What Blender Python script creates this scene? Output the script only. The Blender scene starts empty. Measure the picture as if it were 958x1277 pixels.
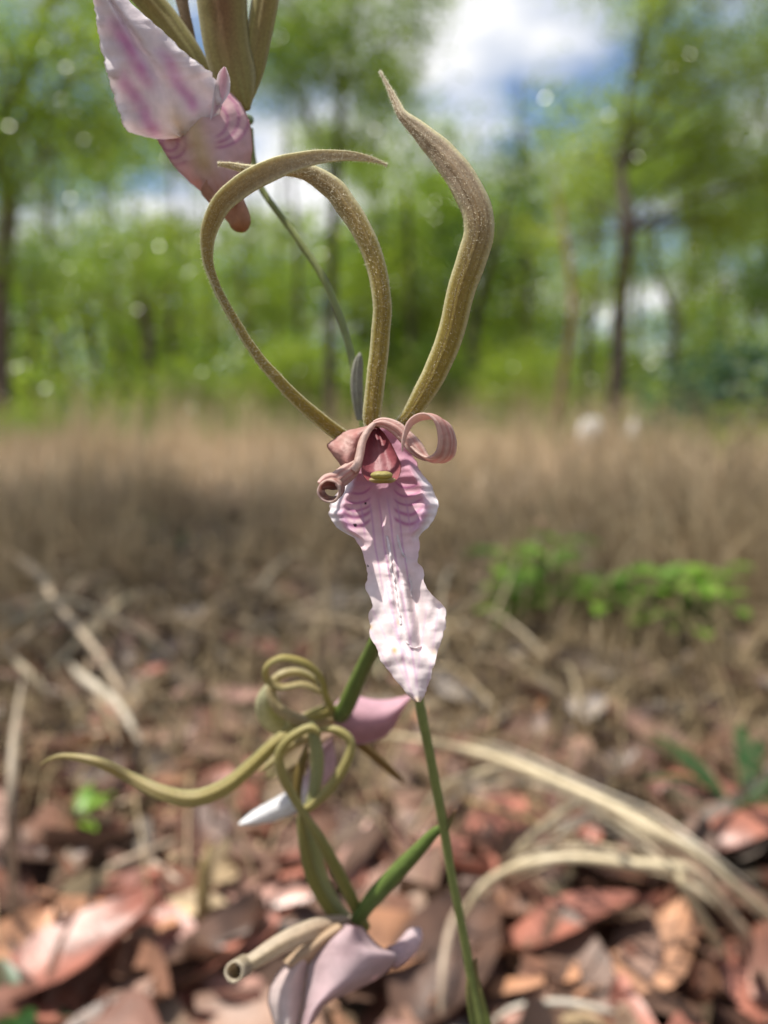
import bpy, math, random
import numpy as np
from mathutils import Vector, Matrix, noise
random.seed(7); np.random.seed(7)
S = bpy.context.scene
COL = S.collection
R = math.radians

# ------------------------------------------------------------------ camera
H = 0.32; FPX = 1000.0; PITCH = R(6.5); CX, CY = 479.0, 638.5
cam = bpy.data.cameras.new('camera'); camo = bpy.data.objects.new('camera', cam); COL.objects.link(camo)
camo.location = (0, 0, H); camo.rotation_euler = (math.pi/2 - PITCH, 0, 0)
cam.sensor_fit = 'VERTICAL'; cam.lens = 5.0; cam.sensor_height = 5.0*1277/FPX; cam.sensor_width = 5.0*958/FPX
cam.clip_start = 0.01; cam.clip_end = 2000
cam.dof.use_dof = True; cam.dof.focus_distance = 0.1085; cam.dof.aperture_fstop = 5.0/2.4; cam.dof.aperture_blades = 0
S.camera = camo
# ------------------------------------------------------------------ light
SUN_EL, SUN_AZ = 70.0, 264.0     # azimuth clockwise from +Y (the view direction)
SKYROT = SUN_AZ
sd = Vector((math.sin(R(SUN_AZ))*math.cos(R(SUN_EL)), math.cos(R(SUN_AZ))*math.cos(R(SUN_EL)), math.sin(R(SUN_EL))))
sun = bpy.data.lights.new('sun', 'SUN'); suno = bpy.data.objects.new('sun', sun); COL.objects.link(suno)
sun.energy = 5.0; sun.angle = R(0.53); sun.color = (1, .95, .86)
suno.rotation_euler = sd.to_track_quat('Z', 'Y').to_euler(); suno.location = (0, 0, 30)
w = bpy.data.worlds.new('World'); S.world = w; w.use_nodes = True
nt = w.node_tree; nt.nodes.clear()
def wn(t, **k):
    n = nt.nodes.new(t)
    for a, b in k.items(): setattr(n, a, b)
    return n
def wmath(op, a, b):
    n = wn('ShaderNodeMath', operation=op)
    for i, x in enumerate((a, b)):
        if isinstance(x, (int, float)): n.inputs[i].default_value = x
        else: nt.links.new(x, n.inputs[i])
    return n.outputs[0]
sky = wn('ShaderNodeTexSky', sky_type='NISHITA', sun_disc=False)
sky.sun_elevation = R(SUN_EL); sky.sun_rotation = R(SKYROT); sky.dust_density = .4; sky.air_density = 1.0; sky.ozone_density = 2.0
tc = wn('ShaderNodeTexCoord'); sep = wn('ShaderNodeSeparateXYZ'); nt.links.new(tc.outputs['Generated'], sep.inputs[0])
zz = wmath('MAXIMUM', wmath('ADD', sep.outputs[2], .12), .03)
cmb = wn('ShaderNodeCombineXYZ')
nt.links.new(wmath('DIVIDE', sep.outputs[0], zz), cmb.inputs[0]); nt.links.new(wmath('DIVIDE', sep.outputs[1], zz), cmb.inputs[1])
nz = wn('ShaderNodeTexNoise'); nz.inputs['Scale'].default_value = 1.15; nz.inputs['Detail'].default_value = 7; nz.inputs['Roughness'].default_value = .55
mp = wn('ShaderNodeMapping'); mp.inputs['Location'].default_value = (3.1, 1.2, 0)
nt.links.new(cmb.outputs[0], mp.inputs[0]); nt.links.new(mp.outputs[0], nz.inputs['Vector'])
rmp = wn('ShaderNodeValToRGB'); rmp.color_ramp.elements[0].position = .45; rmp.color_ramp.elements[1].position = .59
nt.links.new(nz.outputs[0], rmp.inputs[0])
mx = wn('ShaderNodeMix', data_type='RGBA'); mx.inputs[7].default_value = (7.6, 7.6, 7.7, 1)
nt.links.new(rmp.outputs[0], mx.inputs[0]); nt.links.new(sky.outputs[0], mx.inputs[6])
bg = wn('ShaderNodeBackground'); bg.inputs[1].default_value = .085
nt.links.new(mx.outputs[2], bg.inputs[0])
ow = wn('ShaderNodeOutputWorld'); nt.links.new(bg.outputs[0], ow.inputs[0])
S.view_settings.view_transform = 'Standard'; S.view_settings.look = 'None'; S.view_settings.gamma = 1
S.view_settings.exposure = 0.75
S.render.engine = 'CYCLES'; S.cycles.use_denoising = True; S.cycles.max_bounces = 8
S.cycles.transparent_max_bounces = 4; S.cycles.sample_clamp_indirect = 4.0; S.cycles.use_adaptive_sampling = False

# ------------------------------------------------------------------ pixel helpers (photograph pixels -> points)
FW = Vector((0, math.cos(PITCH), -math.sin(PITCH))); UP = Vector((0, math.sin(PITCH), math.cos(PITCH))); RT = Vector((1, 0, 0))
CAM = Vector((0, 0, H))
def ray(x, y): return RT*((x-CX)/FPX) + UP*((CY-y)/FPX) + FW
def P(x, y, d): return CAM + ray(x, y)*d
def gz(x, y):
    n = noise.noise(Vector((x*.35, y*.35, 4.2)))*.10 + noise.noise(Vector((x*1.7, y*1.7, 1.1)))*.025
    return n*min(1, max(.25, (y-.5)/4)) - .004
def gd(x, y):                      # depth (along the view axis) of the ground under a pixel
    r = ray(x, y); t = -H/min(r.z, -.004)
    return t
def srgb(h):
    h = h.lstrip('#'); v = [int(h[i:i+2], 16)/255 for i in (0, 2, 4)]
    return tuple(((c+.055)/1.055)**2.4 if c > .04045 else c/12.92 for c in v)
def lerp(a, b, t): return tuple(x+(y-x)*t for x, y in zip(a, b))
def sstep(a, b, x):
    t = min(1, max(0, (x-a)/(b-a))); return t*t*(3-2*t)
def N1(x, y=0., z=0.): return noise.noise(Vector((x, y, z)))

# ------------------------------------------------------------------ objects
def tag(o, label=None, cat=None, group=None, kind=None):
    for k, v in (('label', label), ('category', cat), ('group', group), ('kind', kind)):
        if v: o[k] = v
    return o
def empty(name, loc=(0, 0, 0)):
    o = bpy.data.objects.new(name, None); COL.objects.link(o); o.location = loc; o.empty_display_size = .02; return o
def setparent(o, p):
    if p is not None:
        def wm(q): return q.matrix_basis.copy() if q.parent is None else wm(q.parent) @ q.matrix_parent_inverse @ q.matrix_basis
        o.parent = p; o.matrix_parent_inverse = wm(p).inverted()
def mesh_obj(name, verts, faces, mat, parent=None, cols=None, smooth=True, uvs=None):
    me = bpy.data.meshes.new(name); me.from_pydata([tuple(v) for v in verts], [], faces)
    if cols is not None:
        a = me.color_attributes.new('Col', 'FLOAT_COLOR', 'POINT')
        a.data.foreach_set('color', np.array([(c[0], c[1], c[2], 1) for c in cols], dtype=np.float32).ravel())
    me.materials.append(mat)
    if smooth: me.polygons.foreach_set('use_smooth', [True]*len(me.polygons))
    me.update()
    o = bpy.data.objects.new(name, me); COL.objects.link(o); setparent(o, parent); return o
def np_mesh(name, V, Q, mat, smooth=False):
    me = bpy.data.meshes.new(name)
    me.vertices.add(len(V)); me.vertices.foreach_set('co', np.asarray(V, dtype=np.float32).ravel())
    n, k = Q.shape
    me.loops.add(n*k); me.loops.foreach_set('vertex_index', Q.astype(np.int32).ravel())
    me.polygons.add(n); me.polygons.foreach_set('loop_start', np.arange(0, n*k, k, dtype=np.int32))
    me.polygons.foreach_set('use_smooth', np.full(n, smooth))
    me.materials.append(mat); me.update(calc_edges=True); me.validate()
    return me
def link(name, me, parent=None):
    o = bpy.data.objects.new(name, me); COL.objects.link(o); setparent(o, parent); return o

# ------------------------------------------------------------------ materials
class NT:
    def __init__(s, name):
        s.m = bpy.data.materials.new(name); s.m.use_nodes = True; s.t = s.m.node_tree; s.t.nodes.clear()
    def n(s, typ, ins=None, **k):
        x = s.t.nodes.new(typ)
        for a, b in k.items(): setattr(x, a, b)
        for a, b in (ins or {}).items():
            if hasattr(b, 'is_output'): s.t.links.new(b, x.inputs[a])
            else: x.inputs[a].default_value = b
        return x
    def ramp(s, fac, stops):
        x = s.n('ShaderNodeValToRGB', {0: fac}); e = x.color_ramp.elements
        while len(e) < len(stops): e.new(.5)
        for i, (p, c) in enumerate(stops): e[i].position = p; e[i].color = (*c, 1) if len(c) == 3 else c
        return x.outputs[0]
    def mul(s, a, b, f=1.0):
        x = s.n('ShaderNodeMix', {0: f, 6: a, 7: b}, data_type='RGBA', blend_type='MULTIPLY'); return x.outputs[2]
    def noise(s, scale, detail=4, vec=None, out=0):
        x = s.n('ShaderNodeTexNoise', {'Scale': scale, 'Detail': detail})
        v = vec if vec is not None else s.n('ShaderNodeTexCoord').outputs['Object']
        s.t.links.new(v, x.inputs['Vector']); return x.outputs[out]
    def finish(s, col, rough=.5, trans=0., bump=None, bstr=.3, bdist=.0005, sheen=0., spec=.5, sss=0., tcol=None):
        ins = {'Base Color': col, 'Roughness': rough, 'Specular IOR Level': spec}
        p = s.n('ShaderNodeBsdfPrincipled', ins)
        if sheen: p.inputs['Sheen Weight'].default_value = sheen; p.inputs['Sheen Roughness'].default_value = .4
        if bump is not None:
            b = s.n('ShaderNodeBump', {'Height': bump, 'Strength': bstr, 'Distance': bdist}); s.t.links.new(b.outputs[0], p.inputs['Normal'])
        out = p.outputs[0]
        if trans > 0:
            tr = s.n('ShaderNodeBsdfTranslucent', {'Color': tcol if tcol is not None else col})
            out = s.n('ShaderNodeMixShader', {0: trans, 1: out, 2: tr.outputs[0]}).outputs[0]
        s.t.links.new(out, s.n('ShaderNodeOutputMaterial').inputs[0]); return s.m
def attr_mat(name, rough=.45, trans=.3, nscale=900, nlo=.75, bscale=1500, bstr=.35, bdist=.0003, sheen=0., spec=.4):
    a = NT(name); c = a.n('ShaderNodeVertexColor', layer_name='Col').outputs[0]
    nn = a.noise(nscale, 5); c2 = a.mul(c, a.ramp(nn, [(.3, (nlo,)*3), (.7, (1.1,)*3)]))
    return a.finish(c2, rough, trans, a.noise(bscale, 3), bstr, bdist, sheen, spec)
M_sepal = attr_mat('sepal_skin', .55, .48, 2600, .8, 4200, .4, .00015, .05)
M_lip = attr_mat('lip_skin', .55, .42, 500, .93, 2600, .2, .0002, 0., .25)
M_petal = attr_mat('petal_skin', .5, .45, 900, .85, 1800, .4, .0003)
M_stem = attr_mat('stem_skin', .45, .12, 500, .85, 1200, .3, .0003)
M_drygrass = attr_mat('dry_grass_blade', .5, .15, 250, .8, 500, .4, .0005)

def island_mat(name, stops, rough=.5, trans=.3, nscale=None, bscale=None, bdist=.002, spec=.4, tmul=None):
    a = NT(name); r = a.n('ShaderNodeNewGeometry').outputs['Random Per Island']
    c = a.ramp(r, stops)
    if nscale: c = a.mul(c, a.ramp(a.noise(nscale, 4), [(.3, (.6,)*3), (.7, (1.15,)*3)]))
    tcol = a.mul(c, (*tmul, 1)) if tmul else None
    return a.finish(c, rough, trans, a.noise(bscale, 3) if bscale else None, .5, bdist, spec=spec, tcol=tcol)
G1, G2, G3, G4 = (.05, .10, .016), (.12, .20, .03), (.24, .30, .045), (.08, .14, .035)
M_leafA = island_mat('canopy_leaf', [(0, G1), (.35, G2), (.7, G3), (1, G4)], .28, .52, spec=.6, tmul=(1.8, 1.8, .8))
M_leafB = island_mat('yellowish_canopy_leaf', [(0, (.11, .17, .025)), (.5, (.19, .26, .04)), (1, (.26, .31, .06))], .28, .52, spec=.6, tmul=(1.7, 1.7, .8))
M_leafD = island_mat('dark_canopy_leaf', [(0, (.04, .09, .02)), (.5, (.07, .14, .03)), (1, (.11, .18, .045))], .4, .42, spec=.5, tmul=(1.4, 1.5, .7))
M_leafblue = island_mat('bluish_shrub_leaf', [(0, (.02, .06, .03)), (.5, (.035, .09, .045)), (1, (.06, .12, .06))], .4, .3)
M_leafpink = island_mat('pinkish_shrub_leaf', [(0, (.3, .16, .16)), (1, (.45, .3, .28))], .5, .3)
M_herb = island_mat('herb_leaf', [(0, (.06, .16, .015)), (1, (.12, .24, .03))], .4, .4, tmul=(1.3, 1.4, .6))
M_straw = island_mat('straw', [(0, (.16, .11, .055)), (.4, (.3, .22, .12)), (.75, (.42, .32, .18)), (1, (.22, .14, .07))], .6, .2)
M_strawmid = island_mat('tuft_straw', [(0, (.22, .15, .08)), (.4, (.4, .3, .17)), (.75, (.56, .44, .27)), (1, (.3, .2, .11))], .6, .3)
M_strawfar = island_mat('sunlit_tone_straw', [(0, (.4, .29, .18)), (.4, (.56, .43, .28)), (.75, (.66, .52, .36)), (1, (.45, .31, .2))], .6, .3)  # far straw made paler, so the sunlit look of the band is in its colour
M_litterstuff = island_mat('mixed_litter', [(0, (.04, .022, .015)), (.2, (.17, .07, .045)), (.4, (.22, .11, .07)), (.6, (.09, .05, .033)), (.85, (.32, .19, .14)), (1, (.2, .135, .085))], .5, .12, 60, 300, .001)
M_litterfar = island_mat('faded_litter', [(0, (.045, .03, .02)), (.2, (.12, .08, .048)), (.4, (.16, .12, .07)), (.6, (.07, .05, .03)), (.85, (.24, .165, .11)), (1, (.16, .065, .04))], .5, .12, 60, 300, .001)
def litter_mat(name, c0, c1, rough=.42, spec=.5):
    a = NT(name); r = a.n('ShaderNodeObjectInfo').outputs['Random']
    c = a.ramp(r, [(0, c0), (1, c1)])
    n1 = a.noise(55, 6); c = a.mul(c, a.ramp(n1, [(.36, (.45, .43, .42)), (.52, (.95, .95, .95)), (.7, (1.3, 1.25, 1.2))]))
    return a.finish(c, rough, .1, a.noise(220, 4), .5, .0012, spec=spec)
LIT = {'red': litter_mat('red_litter', (.26, .10, .07), (.38, .155, .11)),
       'pink': litter_mat('pink_litter', (.38, .22, .18), (.5, .29, .23), .32),
       'orange': litter_mat('orange_litter', (.36, .18, .10), (.46, .25, .15)),
       'brown': litter_mat('brown_litter', (.075, .042, .03), (.14, .08, .055)),
       'tan': litter_mat('tan_litter', (.28, .2, .11), (.44, .33, .2), .5),
       'grey': litter_mat('grey_litter', (.17, .14, .12), (.3, .26, .23), .5)}
def bark_mat(name, c0, c1):
    a = NT(name); v = a.n('ShaderNodeMapping', {0: a.n('ShaderNodeTexCoord').outputs['Object'], 'Scale': (1, 1, .25)}).outputs[0]
    n1 = a.noise(14, 6, v)
    return a.finish(a.ramp(n1, [(.3, c0), (.7, c1)]), .85, 0, n1, .8, .03, spec=.2)
M_bark = bark_mat('grey_brown_bark', (.05, .037, .027), (.15, .12, .095))
M_barkd = bark_mat('dark_bark', (.03, .022, .016), (.08, .062, .05))
M_barkr = bark_mat('reddish_bark', (.13, .075, .05), (.24, .15, .1))
a = NT('forest_soil'); v = a.n('ShaderNodeTexCoord').outputs['Object']
n1 = a.noise(5, 8, v); n2 = a.noise(70, 6, v)
c = a.mul(a.ramp(n1, [(.3, (.045, .028, .019)), (.5, (.085, .057, .036)), (.7, (.14, .1, .06))]), a.ramp(n2, [(.3, (.5,)*3), (.7, (1.2,)*3)]))
mr = a.n('ShaderNodeMapRange', {0: a.n('ShaderNodeSeparateXYZ', {0: v}).outputs[1], 1: 2.0, 2: 4.0})
thatch = a.ramp(a.noise(9, 8, v), [(.3, (.14, .095, .058)), (.5, (.28, .2, .125)), (.7, (.4, .29, .19))])
c = a.n('ShaderNodeMix', {0: mr.outputs[0], 6: c, 7: thatch}, data_type='RGBA').outputs[2]
M_soil = a.finish(c, .9, 0, n2, .8, .01, spec=.2)
a = NT('pale_stone_skin'); n1 = a.noise(20, 5)
M_stone = a.finish(a.ramp(n1, [(.3, (.4, .39, .37)), (.7, (.6, .59, .57))]), .7, 0, n1, .5, .02)

# ------------------------------------------------------------------ ground
xs = np.concatenate([-np.geomspace(400, 3.2, 30), np.linspace(-3, 3, 100), np.geomspace(3.2, 400, 30)])
ys = np.concatenate([np.linspace(-8, -.3, 14), np.linspace(-.2, 4, 90), np.geomspace(4.1, 900, 60)])
V = [(x, y, gz(x, y)) for y in ys for x in xs]; nx = len(xs)
F = [(j*nx+i, j*nx+i+1, (j+1)*nx+i+1, (j+1)*nx+i) for j in range(len(ys)-1) for i in range(nx-1)]
tag(mesh_obj('ground', V, F, M_soil), 'brown woodland floor of soil under litter and dry grass', 'ground', kind='structure')

# ------------------------------------------------------------------ flower building helpers
def cat(pts, n):
    """Catmull-Rom through rows of numbers, n samples per span."""
    A = np.array(pts, float); K = len(A); out = []
    for i in range(K-1):
        p0, p1, p2, p3 = A[max(i-1, 0)], A[i], A[i+1], A[min(i+2, K-1)]
        for k in range(n):
            t = k/n
            out.append(.5*((2*p1)+(-p0+p2)*t+(2*p0-5*p1+4*p2-p3)*t*t+(-p0+3*p1-3*p2+p3)*t**3))
    out.append(A[-1]); return np.array(out)
def ribbon_geo(pts, th=.0006, channel=0., veins=0, vamp=0., n=10, m=9, col=None, wvec=None, wob=0., seed=0.):
    """pts: (x, y, depth, width_px, twist_deg) ; closed blade with lens-shaped section"""
    pts = [tuple(p)+(0.,)*(5-len(p)) for p in pts]
    C = cat(pts, n); L = len(C)
    pos = [P(c[0]+wob*N1(i*.09, seed), c[1]+wob*N1(i*.09, seed+9), max(.02, c[2])) for i, c in enumerate(C)]
    verts, cols = [], []
    lastN = None
    for i in range(L):
        t = (pos[min(i+1, L-1)]-pos[max(i-1, 0)]).normalized()
        v = (pos[i]-CAM).normalized()
        if wvec is None:
            pr = t.cross(v); pr.normalize(); nn = pr.cross(t)
            if nn.dot(v) > 0: nn = -nn
            tw = R(C[i][4]); Wv = pr*math.cos(tw) + nn*math.sin(tw); Nv = nn*math.cos(tw) - pr*math.sin(tw)
        else:
            Wv = (RT*wvec[0]+UP*wvec[1]+FW*wvec[2]); Wv = (Wv - t*Wv.dot(t)*.5).normalized(); Nv = Wv.cross(t).normalized()
            if lastN is not None and Nv.dot(lastN) < 0: Nv = -Nv
            lastN = Nv
        hw = max(.4, C[i][3])*C[i][2]/FPX*.5; s = i/(L-1)
        tt = min(th, hw*.7)
        for side in (1, -1):
            for k in range(m+1):
                if side < 0 and k in (0, m): continue
                u = -1+2*k/m if side > 0 else 1-2*k/m
                r = math.sqrt(max(0, 1-u*u))
                off = side*tt*r + channel*hw*(1-u*u)
                if veins and side > 0: off += vamp*math.cos(veins*math.pi*u)*r
                verts.append(pos[i]+Wv*(u*hw)+Nv*off)
                cols.append(col(s, u, side) if col else (.5, .5, .5))
    ring = 2*m; F = []
    for i in range(L-1):
        for k in range(ring):
            k2 = (k+1) % ring; F.append((i*ring+k, i*ring+k2, (i+1)*ring+k2, (i+1)*ring+k))
    F.append(tuple(range(ring))[::-1]); F.append(tuple((L-1)*ring+k for k in range(ring)))
    return verts, F, cols
def patch_geo(pairs, depth, col, n=12, m=40, th=.0004, jag=0., jf=.5, seed=0.):
    """pairs of (left px, right px); depth(s,u,x,y) -> metres ; a thin closed sheet"""
    C = cat([(*a, *b) for a, b in pairs], n); L = len(C); verts, cols = [], []; F = []
    for side in (0, 1):
        for i in range(L):
            s = i/(L-1); xl, yl, xr, yr = C[i]
            jl = jag*(N1(i*jf, seed, 1)+.6*N1(i*jf*2.7, seed, 2)); jr = jag*(N1(i*jf, seed, 5)+.6*N1(i*jf*2.7, seed, 7))
            wpx = math.hypot(xr-xl, yr-yl)+1e-6; ex, ey = (xr-xl)/wpx, (yr-yl)/wpx
            k = min(1, wpx/20); xl += ex*jl*k; yl += ey*jl*k; xr += ex*jr*k; yr += ey*jr*k
            for j in range(m+1):
                f = j/m; u = 2*f-1; x = xl+(xr-xl)*f; y = yl+(yr-yl)*f
                d = depth(s, u, x, y)
                if side: d += th*(1-u**8)
                verts.append(P(x, y, d)); cols.append(col(s, u, x, y))
    B = L*(m+1)
    for i in range(L-1):
        for j in range(m):
            q = (i*(m+1)+j, i*(m+1)+j+1, (i+1)*(m+1)+j+1, (i+1)*(m+1)+j)
            F.append(q); F.append(tuple(B+k for k in q[::-1]))
        F.append((i*(m+1), (i+1)*(m+1), B+(i+1)*(m+1), B+i*(m+1)))
        F.append((i*(m+1)+m, B+i*(m+1)+m, B+(i+1)*(m+1)+m, (i+1)*(m+1)+m))
    for i in (0, L-1):
        for j in range(m):
            p = i*(m+1)+j; F.append((p, p+1, B+p+1, B+p))
    return verts, F, cols
def tube_geo(pts, m=12, n=8, col=None, flat=1.):
    """pts: (x, y, depth, width_px)"""
    C = cat(pts, n); L = len(C); pos = [P(c[0], c[1], c[2]) for c in C]; verts, cols, F = [], [], []
    for i in range(L):
        t = (pos[min(i+1, L-1)]-pos[max(i-1, 0)]).normalized(); v = (pos[i]-CAM).normalized()
        a = t.cross(v); a = a.normalized() if a.length > 1e-4 else RT.copy(); b = a.cross(t).normalized()
        r = max(.3, C[i][3])*C[i][2]/FPX*.5
        for k in range(m):
            g = 2*math.pi*k/m; verts.append(pos[i]+a*(r*math.cos(g))+b*(r*flat*math.sin(g)))
            cols.append(col(i/(L-1), math.sin(g)) if col else (.5, .5, .5))
    for i in range(L-1):
        for k in range(m):
            k2 = (k+1) % m; F.append((i*m+k, i*m+k2, (i+1)*m+k2, (i+1)*m+k))
    F.append(tuple(range(m))[::-1]); F.append(tuple((L-1)*m+k for k in range(m)))
    return verts, F, cols
def roll_geo(A, B, rA, rB, turns=1.6, col=None, n=16, m=44, start=0., th=.0004):
    """a petal end rolled into a tube: A, B are (x,y,depth) ends of the axis, radii in px"""
    pa, pb = P(*A), P(*B); ax = (pb-pa).normalized(); e1 = ax.orthogonal().normalized(); e2 = ax.cross(e1)
    verts, cols, F = [], [], []
    for side in (0, 1):
        for i in range(n+1):
            s = i/n; c = pa.lerp(pb, s); r = (rA+(rB-rA)*s)*(A[2]+(B[2]-A[2])*s)/FPX
            for j in range(m+1):
                f = j/m; g = start+2*math.pi*turns*f; rr = r*(1-.10*f) - side*th + r*.05*N1(i*.3, j*.2)
                verts.append(c+e1*(rr*math.cos(g))+e2*(rr*math.sin(g))); cols.append(col(s, f))
    Bn = (n+1)*(m+1)
    for i in range(n):
        for j in range(m):
            q = (i*(m+1)+j, i*(m+1)+j+1, (i+1)*(m+1)+j+1, (i+1)*(m+1)+j); F.append(q); F.append(tuple(Bn+k for k in q[::-1]))
    for i in (0, n):
        for j in range(m): p = i*(m+1)+j; F.append((p, p+1, Bn+p+1, Bn+p))
    for j in (0, m):
        for i in range(n): p = i*(m+1)+j; F.append((p, p+m+1, Bn+p+m+1, Bn+p))
    return verts, F, cols
def join(*gs):
    V, F, C = [], [], []
    for v, f, c in gs:
        b = len(V); V += v; C += c; F += [tuple(b+k for k in q) for q in f]
    return V, F, C
def build(name, g, mat, parent=None): return mesh_obj(name, g[0], g[1], mat, parent, g[2])

# ------------------------------------------------------------------ the orchid
stem_base = Vector((.0215, .152, gz(.0215, .152)))
orchid = tag(empty('orchid', stem_base), 'orchid with pale pink lips and long twisted olive sepals on a thin green stem', 'orchid')
cst = lambda s, u: lerp((.17, .20, .055), (.24, .27, .10), .5+.5*u*.6)
stem_pts = [(602, 1290, .150, 16), (590, 1230, .149, 13), (577, 1160, .147, 11), (563, 1090, .145, 11), (553, 1030, .143, 12), (537, 945, .139, 12), (524, 880, .136, 12),
            (505, 770, .134, 12), (478, 640, .132, 11), (455, 540, .131, 10), (447, 490, .131, 9.5), (432, 420, .132, 9.5), (405, 350, .133, 9), (368, 293, .134, 8.5), (328, 238, .135, 8), (316, 200, .135, 8), (312, 160, .134, 8)]
g = tube_geo(stem_pts, 12, 8, cst)
p0 = P(602, 1290, .150)
V2, F2, C2 = [], [], []
for i in range(13):
    t = i/12; c = Vector((p0.x*(1-t)+stem_base.x*t, p0.y*(1-t)+stem_base.y*t, p0.z*(1-t)+(stem_base.z-.01)*t)); r = .0012+.0012*t
    for k in range(12):
        a_ = 2*math.pi*k/12; V2.append(c+Vector((r*math.cos(a_), r*math.sin(a_), 0))); C2.append((.17, .20, .055))
for i in range(12):
    for k in range(12): F2.append((i*12+k, i*12+(k+1) % 12, (i+1)*12+(k+1) % 12, (i+1)*12+k))
build('stem', join(g, (V2, F2, C2)), M_stem, orchid)
# bracts
def cbr(s, u, side): return lerp((.3, .29, .2), (.38, .37, .33), N1(s*6, u*2)*.5+.5)
build('bract', ribbon_geo([(449, 524, .1285, 8), (446, 500, .128, 14), (445, 475, .1275, 16), (447, 452, .127, 12), (449, 440, .127, 3)], .0003, .3, 3, .00015, 8, 9, cbr), M_petal, orchid)
build('bract', ribbon_geo([(606, 1310, .149, 26), (598, 1270, .1485, 26), (592, 1240, .148, 22), (590, 1215, .148, 14), (594, 1195, .1475, 3)], .0003, -.4, 3, .0001, 8, 9,
      lambda s, u, d: lerp((.12, .18, .04), (.2, .13, .06), s)), M_stem, orchid)
build('bract', ribbon_geo([(554, 1033, .1425, 12), (562, 1022, .142, 8), (569, 1010, .1415, 2)], .0003, -.3, 0, 0, 6, 7, lambda s, u, d: lerp((.12, .14, .04), (.17, .08, .04), s)), M_stem, orchid)

def flower(ov, width_col=(.15, .2, .05)):
    return build('flower', tube_geo(ov, 12, 6, lambda s, u: lerp(width_col, (.1, .15, .035), .5-.5*u)), M_stem, orchid)
OLV, BRN, MAU, EDG = (.40, .31, .06), (.31, .17, .04), (.52, .41, .30), (.74, .70, .42)
def csep(amt=.6, start=.3):
    def f(s, u, side):
        c = lerp(OLV, MAU, amt*sstep(start, start+.35, s))
        st = .5+.5*math.cos(7*math.pi*u+.6+.8*N1(s*5, u)); c = lerp(c, BRN, (.25+.45*st)*math.exp(-(u/.6)**2)*(1-.5*sstep(.5, .9, s))*(.8+.6*N1(s*7, 3.)))
        c = lerp(c, (.13, .07, .025), .5*max(0, math.cos(7*math.pi*u+.6))**6*(1-sstep(.55, .8, s)))
        sp = N1(s*260, u*14); c = lerp(c, lerp(c, (.5, .45, .36), .6), max(0, sp)*.9*sstep(.2, .6, s))
        if side < 0: c = lerp(c, (.2, .2, .06), .5)
        return lerp(c, EDG, sstep(.66, .95, abs(u))*.85)
    return f
def hairy(g, n=6000, ln=.00042, wd=.00002):
    V, F, C = list(g[0]), list(g[1]), list(g[2]); rg = random.Random(5); quads = g[1][:-2]; ring = quads[0][3]-quads[0][0]
    def sgn(q, nn):
        i = q[0]//ring; c = sum((g[0][i*ring+k] for k in range(ring)), Vector())/ring; return 1 if (g[0][q[0]]-c).dot(nn) > 0 else -1
    for _ in range(n):
        q = rg.choice(quads); a0, b0, d0 = V[q[0]], V[q[1]], V[q[3]]; nn = (b0-a0).cross(d0-a0)
        if nn.length < 1e-14: continue
        nn.normalize(); e = (d0-a0).normalized(); p = a0+(b0-a0)*rg.random()+(d0-a0)*rg.random()
        dirn = (nn*sgn(q, nn)+e*rg.uniform(-.5, .5)+e.cross(nn)*rg.uniform(-.4, .4)).normalized(); sd_ = dirn.cross(e).normalized() if rg.random() < .5 else e
        k = len(V); V += [p-sd_*wd, p+sd_*wd, p+dirn*ln*rg.uniform(.5, 1.2)]; C += [(.8, .76, .6)]*3; F.append((k, k+1, k+2))
    return V, F, C
# --- the open flower facing the camera
f1 = flower([(477, 541, .1172, 12), (477, 537, .1180, 15), (474, 545, .121, 13), (470, 570, .126, 11), (474, 615, .1305, 10)])
SL = [(434, 546, .1145, 15, 0), (421, 540, .1135, 18, 0), (398, 522, .112, 18, 5), (371, 499, .1105, 17, 12), (348, 475, .109, 16, 22), (328, 452, .1078, 15, 30), (310, 427, .1067, 14, 35), (294, 401, .106, 14, 40), (280, 377, .105, 14, 45),
      (268, 352, .1045, 14, 45), (259, 320, .104, 17, 35), (261, 287, .1035, 22, 20), (275, 256, .103, 25, 8), (303, 231, .103, 27, 0), (341, 211, .103, 26, -5), (380, 199, .104, 20, -15), (414, 194, .105, 15, -20), (444, 195, .106, 11, -20), (468, 200, .107, 6, -20), (483, 206, .1075, 1, -20)]
SM = [(464, 532, .1145, 20, 0), (464, 515, .114, 23, 0), (470, 465, .1135, 24, 0), (475, 414, .113, 24, 8), (476, 371, .1125, 24, 12), (468, 328, .1125, 25, 6), (453, 290, .1125, 26, 0), (431, 255, .113, 28, -5), (410, 231, .1135, 27, -5), (384, 216, .114, 22, -20), (358, 213, .1145, 15, -30),
      (316, 211, .1145, 11, -20), (294, 208, .1145, 9, 0), (271, 204, .114, 4, 0)]
SR = [(497, 532, .1145, 15, 0), (509, 519, .114, 20, 0), (531, 486, .1135, 28, 0), (555, 438, .1125, 32, -5), (573, 371, .111, 35, -10), (588, 324, .1098, 38, -8), (598, 286, .109, 38, 0), (590, 251, .109, 38, 5), (572, 217, .1095, 36, 0), (547, 187, .1105, 31, -6), (521, 162, .1115, 22, -15), (500, 140, .1125, 13, -25), (489, 118, .1135, 8, -10), (474, 89, .1145, 1.5, 0)]
build('sepal', hairy(ribbon_geo(SL, .00028, -.30, 2, .00004, 12, 17, csep(.75, .45), wob=.8, seed=3)), M_sepal, f1)
build('sepal', hairy(ribbon_geo(SM, .00028, .32, 3, .00005, 14, 17, csep(.6, .35), wob=1, seed=5)), M_sepal, f1)
build('sepal', hairy(ribbon_geo(SR, .00028, .30, 3, .00005, 14, 19, csep(.95, .28), wob=1.4, seed=8)), M_sepal, f1)
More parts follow.
